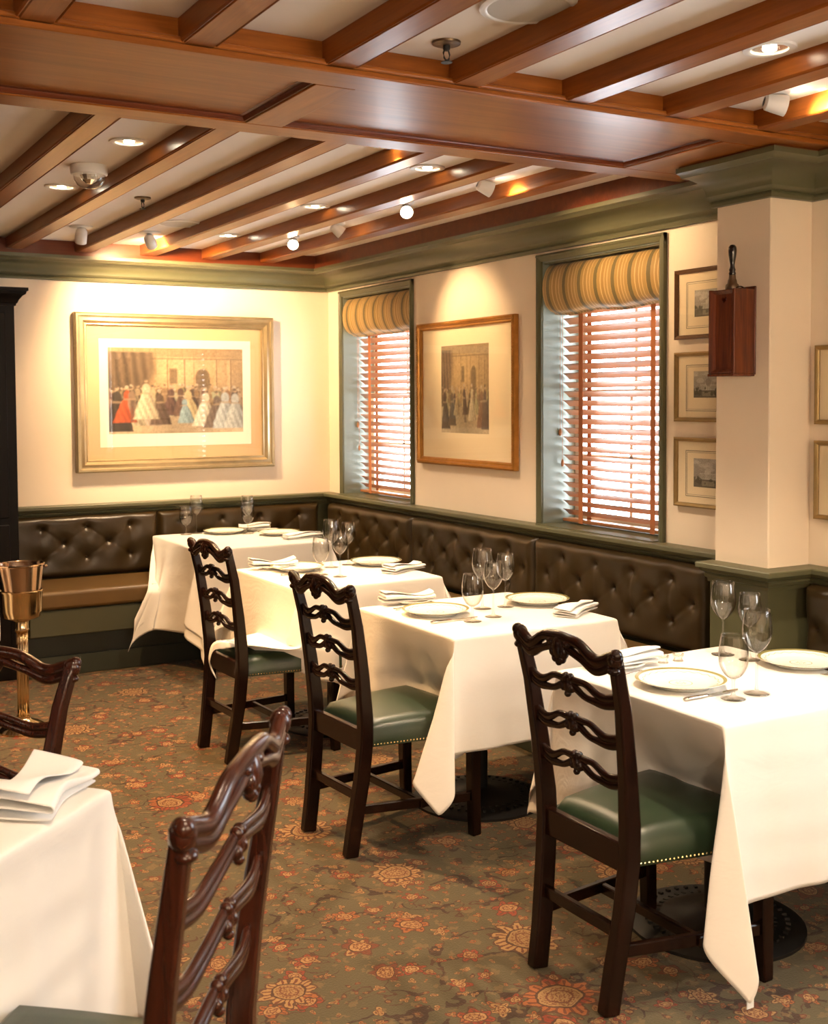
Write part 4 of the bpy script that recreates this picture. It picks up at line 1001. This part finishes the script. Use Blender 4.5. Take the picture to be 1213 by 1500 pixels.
for (z, h, fm, dome, lab, pz) in ((2.037, 0.305, M_BROWNFRAME, False, 'brown framed small engraving, topmost of three left of the pier', 0.0), (1.675, 0.305, M_THINGILT, True, 'thin gilt framed engraving of a domed building, middle of three left of the pier', 0.01), (1.300, 0.307, M_THINGILT, False, 'thin gilt framed engraving, lowest of three left of the pier', 0.0)):
    picture(lab, (-0.004, -3.785, z), WR, 0.405, h, PF_S, fm, M_MATCREAM, 0.175 if dome else 0.17, 0.115 if z > 1.5 else 0.125, engraving(70, 48, int(z*100), dome), lines=[(0.27, 0.20, -0.005, 0.0012), (0.255, 0.185, -0.005, 0.0006)], dz=pz, group='small engravings beside the pier')
for z, lab in ((1.675, 'thin gilt framed engraving at the right edge, upper of two'), (1.307, 'thin gilt framed engraving at the right edge, lower of two')):
    picture(lab, (-0.004, -4.575, z), WR, 0.405, 0.305, PF_S, M_THINGILT, M_MATCREAM, 0.17, 0.115, engraving(70, 48, int(z*90), False), lines=[(0.27, 0.20, -0.005, 0.0012)], group='small engravings beside the pier')

# ------------------------------------------------------------------ bell and its box on the pier
bx = thing('wall_box', 'mahogany wall box with a heart cut out of its sloping front, on the pier', 'box', (PX-0.002, -4.200, 1.72))
W_, D_, H_ = 0.064, 0.118, 0.325
MB().box(-0.008, 0, -W_-0.004, W_+0.004, -0.004, H_+0.012).build('back_board', M_BOX, bx, bevel=0.002, seg=1)
for s in (-1, 1):
    MB().box(-D_, -0.008, s*W_-0.005, s*W_+0.005, 0.0, H_).build('side_panel', M_BOX, bx, bevel=0.002, seg=1)
MB().box(-D_-0.004, -0.008, -W_-0.006, W_+0.006, -0.010, 0.0).build('bottom_board', M_BOX, bx, bevel=0.002, seg=1)
# front board with bevelled fielded edges and a heart hole
hz, hy = H_-0.040, 0.0
heart = [(0.0125*(16*math.sin(t)**3)/16, 0.0125*(13*math.cos(t)-5*math.cos(2*t)-2*math.cos(3*t)-math.cos(4*t))/15) for t in [2*PI*i/32 for i in range(32)]]
fm = MB(); xo = -D_+0.014; ww = W_-0.006
outer = []
for (y, z) in heart:
    a = math.atan2(z, y); t = min(ww/abs(math.cos(a)) if abs(math.cos(a)) > 1e-6 else 9, (0.036 if z >= 0 else 0.08)/abs(math.sin(a)) if abs(math.sin(a)) > 1e-6 else 9); outer.append((t*math.cos(a), t*math.sin(a)))
fm.rings([[(xo, y, hz+z) for y, z in outer], [(xo, y, hz+z) for y, z in heart], [(xo+0.010, y, hz+z) for y, z in heart], [(xo+0.010, y, hz+z) for y, z in outer]], cap=False)
fm.box(xo, xo+0.010, -ww, ww, 0.004, hz-0.079)
fm.build('front_board', M_BOX, bx)
MB().sweep([(-ww-0.001, 0.002), (-ww-0.001, H_-0.003), (ww+0.001, H_-0.003), (ww+0.001, 0.002)], [(0, -xo+0.0), (0, -xo+0.013), (0.003, -xo+0.013), (0.016, -xo+0.001), (0.016, -xo)], loop=True).build('bevel_moulding', M_BOX, bx, auto=20, loc=None)
_o = bpy.data.objects['bevel_moulding']
for v in _o.data.vertices: v.co = (-v.co.z, v.co.x, v.co.y)
bl = thing('hand_bell', 'bronze hand bell, its turned ebony handle standing up out of the wall box', 'bell', (PX-0.060, -4.197, 1.730))
MB().lathe([(0.0, 0.226), (0.040, 0.02), (0.041, 0.03), (0.036, 0.08), (0.030, 0.14), (0.027, 0.20), (0.025, 0.235), (0.012, 0.25)][1:], 24, cap=True).build('bell_body', M_BRONZE, bl, auto=50)
MB().lathe([(0.026, 0.296), (0.027, 0.322), (0.025, 0.334), (0.019, 0.340), (0.017, 0.352), (0.014, 0.358), (0.013, 0.372)], 20).build('ferrule', M_BRONZE, bl, auto=50)
MB().lathe([(0.024, 0.23), (0.024, 0.296)], 16).build('shoulder', M_BRONZE, bl, auto=50)
MB().lathe([(0.011, 0.370), (0.014, 0.378), (0.011, 0.386), (0.013, 0.392), (0.010, 0.400), (0.0085, 0.410), (0.011, 0.425), (0.0155, 0.452), (0.0165, 0.468), (0.015, 0.480), (0.009, 0.488), (0.001, 0.490)], 20).build('handle', M_EBONY, bl, auto=60)
MB().tube([(0.012+0.022*math.cos(a), -0.030, 0.316+0.011*math.sin(a)) for a in [2*PI*i/16 for i in range(17)]], 0.0025, 6).build('leather_loop', M_EBONY, bl, smooth=True)

# ------------------------------------------------------------------ wine bucket on its stand, towel, cabinet
ws = thing('wine_bucket_stand', 'brass stand with a fluted column and a domed round foot, left of the bench', 'stand', (-2.463, -1.606, 0))
MB().lathe([(0.118, 0.0), (0.120, 0.008), (0.112, 0.016), (0.108, 0.020), (0.098, 0.030), (0.090, 0.034), (0.070, 0.046), (0.040, 0.056), (0.033, 0.064), (0.033, 0.075)], 48).build('foot', M_BRASS, ws, auto=40)
R = []
for z in np.linspace(0.070, 0.50, 4): R.append([((0.0265+0.0022*math.cos(12*a))*math.cos(a), (0.0265+0.0022*math.cos(12*a))*math.sin(a), z) for a in [2*PI*i/96 for i in range(96)]])
MB().rings(R).build('column', M_BRASS, ws, smooth=True)
MB().lathe([(0.034, 0.498), (0.036, 0.505), (0.032, 0.512), (0.032, 0.545), (0.050, 0.556), (0.052, 0.560)], 32).build('collar', M_BRASS, ws, auto=40)
MB().lathe([(0.052, 0.556), (0.078, 0.562), (0.091, 0.570), (0.094, 0.582), (0.0975, 0.600), (0.101, 0.690), (0.1035, 0.694), (0.1035, 0.700), (0.1005, 0.702), (0.0975, 0.698), (0.094, 0.604), (0.088, 0.578), (0.0, 0.572)], 48, cap=False).build('bucket_holder', M_BRASS, ws, auto=40)
wb = thing('wine_bucket', 'polished metal wine bucket standing in the brass stand', 'bucket', (-2.463, -1.606, 0.574))
MB().lathe([(0.0, 0.0), (0.080, 0.0), (0.087, 0.006), (0.0935, 0.125), (0.108, 0.246), (0.114, 0.250), (0.1145, 0.256), (0.109, 0.258), (0.1045, 0.250), (0.090, 0.125), (0.084, 0.010), (0.0, 0.006)], 56, cap=False).build('pail', M_COPPER, wb, auto=40)
for s in (-1, 1):
    MB().tube([(s*(0.110+0.016*math.sin(a)), 0.020*math.cos(a), 0.238+0.0*a) for a in [PI*i/10 for i in range(11)]], 0.005, 8).build('handle', M_COPPER, wb, smooth=True)
m = MB(); R = []
for i in range(13):
    u = i/12; R.append([(-0.155-0.012*math.sin(j*1.4)-0.006*u*math.sin(j*2.2+1), -0.05+0.10*j/8*(1-0.25*u)-0.02*u, 0.83-0.34*u+(0.03*math.sin(j*0.9) if i == 12 else 0)) for j in range(9)])
o = m.rings(R, closed=False, cap=False).build('hanging_towel', M_NAPKIN, None, smooth=True, loc=(-2.437, -1.66, 0.0)); so = o.modifiers.new('thickness', 'SOLIDIFY'); so.thickness = 0.004
tag(o, 'white towel hanging from the left side of the wine bucket', 'towel')
cb = thing('tall_cabinet', 'near black tall oak cabinet with a moulded cornice at the left edge', 'cabinet', (-2.90, -0.02, 0))
MB().box(-0.65, 0.655, -0.46, 0, 0.0, 2.20).build('carcass', M_CABINET, cb, bevel=0.004)
MB().box(-0.67, 0.672, -0.475, 0, 0.0, 0.12).build('plinth', M_CABINET, cb, bevel=0.006)
cp = [(0, 2.18), (0.008, 2.18), (0.010, 2.192), (0.016, 2.196), (0.022, 2.212), (0.040, 2.236), (0.056, 2.246), (0.060, 2.262), (0.068, 2.264), (0.068, 2.282), (0, 2.282)]
MB().sweep([(0.655, 0.0), (0.655, -0.46), (-0.65, -0.46), (-0.65, 0.0)], [(-d, z) for d, z in cp]).build('cornice', M_CABINET, cb, auto=35)
for s in (-1, 1):
    x0, x1 = (-0.60, -0.004) if s < 0 else (0.004, 0.60)
    d = MB().box(x0, x1, -0.482, -0.46, 0.95, 2.14).build('door', M_CABINET, cb, bevel=0.004)
    MB().box(x0+0.09, x1-0.09, -0.488, -0.48, 1.05, 2.04).build('raised_panel', M_CABINET, d, bevel=0.006)
    MB().ball((x1-0.04 if s < 0 else x0+0.04, -0.495, 1.5), 0.014).build('knob', M_BRASS, d, smooth=True)
    d = MB().box(x0, x1, -0.482, -0.46, 0.16, 0.91).build('door', M_CABINET, cb, bevel=0.004)
    MB().box(x0+0.09, x1-0.09, -0.488, -0.48, 0.26, 0.81).build('raised_panel', M_CABINET, d, bevel=0.006)

# ------------------------------------------------------------------ ceiling fittings and their lamps
def spot(parent, loc, power, size, col=LAMP, aim=None, blend=0.6, r=0.03):
    L = bpy.data.lights.new('lamp', 'SPOT'); L.energy = power; L.spot_size = math.radians(size); L.spot_blend = blend; L.color = col; L.shadow_soft_size = r
    o = bpy.data.objects.new('lamp', L); C.objects.link(o)
    o.location = loc
    d = Vector(aim)-Vector(loc) if aim else Vector((0, 0, -1))
    o.rotation_euler = d.to_track_quat('-Z', 'Y').to_euler()
    return o
DLK = [0]
DL = {}
def downlight(x, y, label, power=55, size=95, col=LAMP):
    def mk(label):
        t = thing('ceiling_downlight', label, 'downlight'); t['group'] = 'round recessed downlights'
        MB().lathe([(0.075, 0.0), (0.074, -0.006), (0.062, -0.009), (0.052, -0.006), (0.050, -0.001), (0.050, 0.0)], 40, cap=False).build('trim_ring', M_WHITEPLASTIC, t, auto=40)
        MB().lathe([(0.051, -0.002), (0.047, -0.0015), (0.030, -0.0008), (0.0, -0.0008)], 32, cap=False).build('reflector', M_REFLECT, t, smooth=True)
        MB().ball((0, 0, -0.004), 0.020, 0.020, 0.006, 14, 7).build('bulb', M_BULB, t, smooth=True)
        return t
    first_or_copy(DL, 'd', mk, (x, y, ZC), 0, label)
    spot(None, (x, y, ZC-0.03), power, size, col)
downlight(-2.333, -3.12, 'recessed downlight nearest the girder in the left bay', 130, 95, AMBER)
downlight(-2.334, -2.05, 'recessed downlight beyond the dome detector in the left bay', 120, 95, AMBER)
downlight(-1.08, -2.10, 'recessed downlight midway along the bay over the tables')
downlight(-1.09, -0.90, 'recessed downlight nearest the back wall over the corner table')
downlight(-1.08, -3.22, 'recessed downlight just beyond the girder over the middle table', 75)
downlight(-1.10, -5.15, 'recessed downlight over the nearest right table, before the girder', 80)
downlight(-1.45, -3.55, 'recessed downlight half hidden behind the girder edge', 20)
for x, y, wh in ((-1.53, -5.85, 'above the near side of the nearest right table'), (-2.75, -5.6, 'above the camera side of the red chair'), (-4.4, -5.0, 'far left, before the girder'), (-4.4, -2.6, 'far left, beyond the girder'), (-2.75, -6.9, 'directly over the camera'), (-1.1, -6.9, 'to the right of the camera')):  # the first is an added lamp that brightens the pier
    downlight(x, y, 'recessed downlight out of the picture, ' + wh, 38)
def track_spot(x, y, aim, label, power=40, size=55, col=WARM):
    t = thing('ceiling_spotlight', label, 'spotlight', (x, y, ZC)); t['group'] = 'swivel spotlights'
    MB().lathe([(0.038, 0.0), (0.038, -0.012), (0.030, -0.016), (0.008, -0.016)], 24).build('ceiling_rose', M_WHITEPLASTIC, t, auto=40)
    d = (Vector(aim)-Vector((x, y, ZC-0.046))).normalized(); M = Matrix.Translation((0, 0, -0.046)) @ d.to_track_quat('-Z', 'Y').to_matrix().to_4x4()
    MB().tube([(0, 0, -0.014), (0, 0, -0.040)], 0.006, 8).build('swivel_arm', M_WHITEPLASTIC, t, smooth=True)
    h = MB().lathe([(0.014, 0.045), (0.026, 0.038), (0.030, 0.010), (0.034, -0.026), (0.031, -0.026), (0.026, 0.0), (0.0, 0.004)], 24, M, cap=False).build('lamp_head', M_WHITEPLASTIC, t, auto=40)
    MB().ball((0, 0, -0.014), 0.027, 0.027, 0.010, 14, 7, M).build('bulb', M_BULB, h, smooth=True)
    p = Vector((x, y, ZC)) + M @ Vector((0, 0, -0.034))
    spot(None, p, power, size, col, aim=p + d, blend=0.8)
track_spot(-0.735, -1.05, (-1.6, -2.6, 1.6), 'swivel spotlight by the window wall, nearest the corner', 30, 80)
track_spot(-0.735, -1.66, (-0.02, -1.85, 2.0), 'swivel spotlight by the window wall, aimed at the roped gold picture', 30, 60)
track_spot(-0.735, -2.43, (-1.9, -4.5, 1.4), 'swivel spotlight by the window wall, nearest the girder', 25, 80)
track_spot(-0.735, -3.15, (-0.02, -3.3, 2.3), 'swivel spotlight over the window beside the pier', 20, 80)
track_spot(-0.735, -4.84, (-0.45, -5.0, 2.50), 'white swivel spotlight just before the girder beside the pier', 14, 80)
def can(x, y, aim, label, power, size=85):
    t = thing('ceiling_spotlight', label, 'spotlight', (x, y, ZC)); t['group'] = 'white bullet spotlights'
    MB().lathe([(0.065, 0.0), (0.064, -0.007), (0.055, -0.011), (0.02, -0.012)], 32).build('ceiling_rose', M_WHITEPLASTIC, t, auto=40)
    d = (Vector(aim)-Vector((x, y, ZC-0.07))).normalized(); M = Matrix.Translation((0, 0, -0.05)) @ d.to_track_quat('-Z', 'Y').to_matrix().to_4x4()
    h = MB().lathe([(0.001, 0.044), (0.018, 0.040), (0.030, 0.025), (0.033, 0.0), (0.033, -0.045), (0.029, -0.045), (0.027, -0.02), (0.0, -0.015)], 28, M, cap=False).build('lamp_head', M_WHITEPLASTIC, t, auto=50)
    MB().ball((0, 0, -0.030), 0.024, 0.024, 0.008, 14, 7, M).build('bulb', M_BULB, h, smooth=True)
    p = Vector((x, y, ZC)) + M @ Vector((0, 0, -0.052))
    spot(None, p, power, size, WARM, aim=p + d, blend=0.7)
can(-1.535, -0.80, (-1.00, -0.0, 1.95), 'white bullet spotlight shining on the large picture', 110, 130)
can(-1.945, -0.85, (-1.9, 0.0, 1.2), 'white bullet spotlight left of the lit one, near the back wall', 3, 60)
dm = thing('dome_detector', 'white ceiling fitting with a clear glass dome between the left beams', 'detector', (-2.345, -2.58, ZC))
MB().lathe([(0.075, 0.0), (0.078, -0.012), (0.075, -0.036), (0.066, -0.040)], 40).build('housing', M_WHITEPLASTIC, dm, auto=40)
MB().lathe([(0.066, -0.040), (0.063, -0.060), (0.050, -0.080), (0.028, -0.093), (0.0, -0.097)], 36, cap=False).build('dome', M_GLASS, dm, smooth=True)
MB().lathe([(0.040, -0.040), (0.030, -0.060), (0.012, -0.075), (0.0, -0.076)], 12, cap=False).build('reflector', M_REFLECT, dm)
def mk_spr(label):
    t = thing('fire_sprinkler', label, 'sprinkler'); t['group'] = 'ceiling sprinklers'
    MB().lathe([(0.040, 0.0), (0.039, -0.006), (0.028, -0.010), (0.012, -0.010)], 28).build('escutcheon', M_BRONZE, t, auto=40)
    q = MB().lathe([(0.010, -0.008), (0.010, -0.020), (0.006, -0.024)], 14)
    for s in (-1, 1): q.tube([(s*0.006, 0, -0.018), (s*0.013, 0, -0.032), (s*0.010, 0, -0.044), (s*0.003, 0, -0.050)], 0.0025, 6)
    q.build('frame', M_BLACK, t)
    q = MB().lathe([(0.005, -0.048), (0.005, -0.053), (0.016, -0.054), (0.016, -0.056), (0.0, -0.056)], 16, cap=False); q.build('deflector', M_BLACK, t)
    return t
SPK = {}
first_or_copy(SPK, 's', mk_spr, (-1.92, -1.93, ZC), 0.8, 'dark fire sprinkler beyond the girder in the second bay')
first_or_copy(SPK, 's', mk_spr, (-1.925, -4.757, ZC), 0.3, 'dark fire sprinkler just before the girder, under the near ceiling')
M_GRILLE = plain('speaker_grille', (0.50, 0.47, 0.42), 0.6, bump=0.4, bs=400)
def mk_spk(label):
    t = thing('ceiling_speaker', label, 'speaker'); t['group'] = 'round ceiling speakers'
    MB().lathe([(0.125, 0.0), (0.124, -0.006), (0.112, -0.010), (0.104, -0.007)], 48, cap=False).build('rim', M_WHITEPLASTIC, t, auto=40)
    MB().lathe([(0.105, -0.007), (0.06, -0.009), (0.0, -0.010)], 40, cap=False).build('grille', M_GRILLE, t, smooth=True)
    return t
first_or_copy(SPK, 'k', mk_spk, (-1.90, -5.11, ZC), 0, 'round white ceiling speaker at the top edge, before the girder')
first_or_copy(SPK, 'k', mk_spk, (-1.50, -1.22, ZC), 0, 'round white ceiling speaker near the lit bullet spotlight')
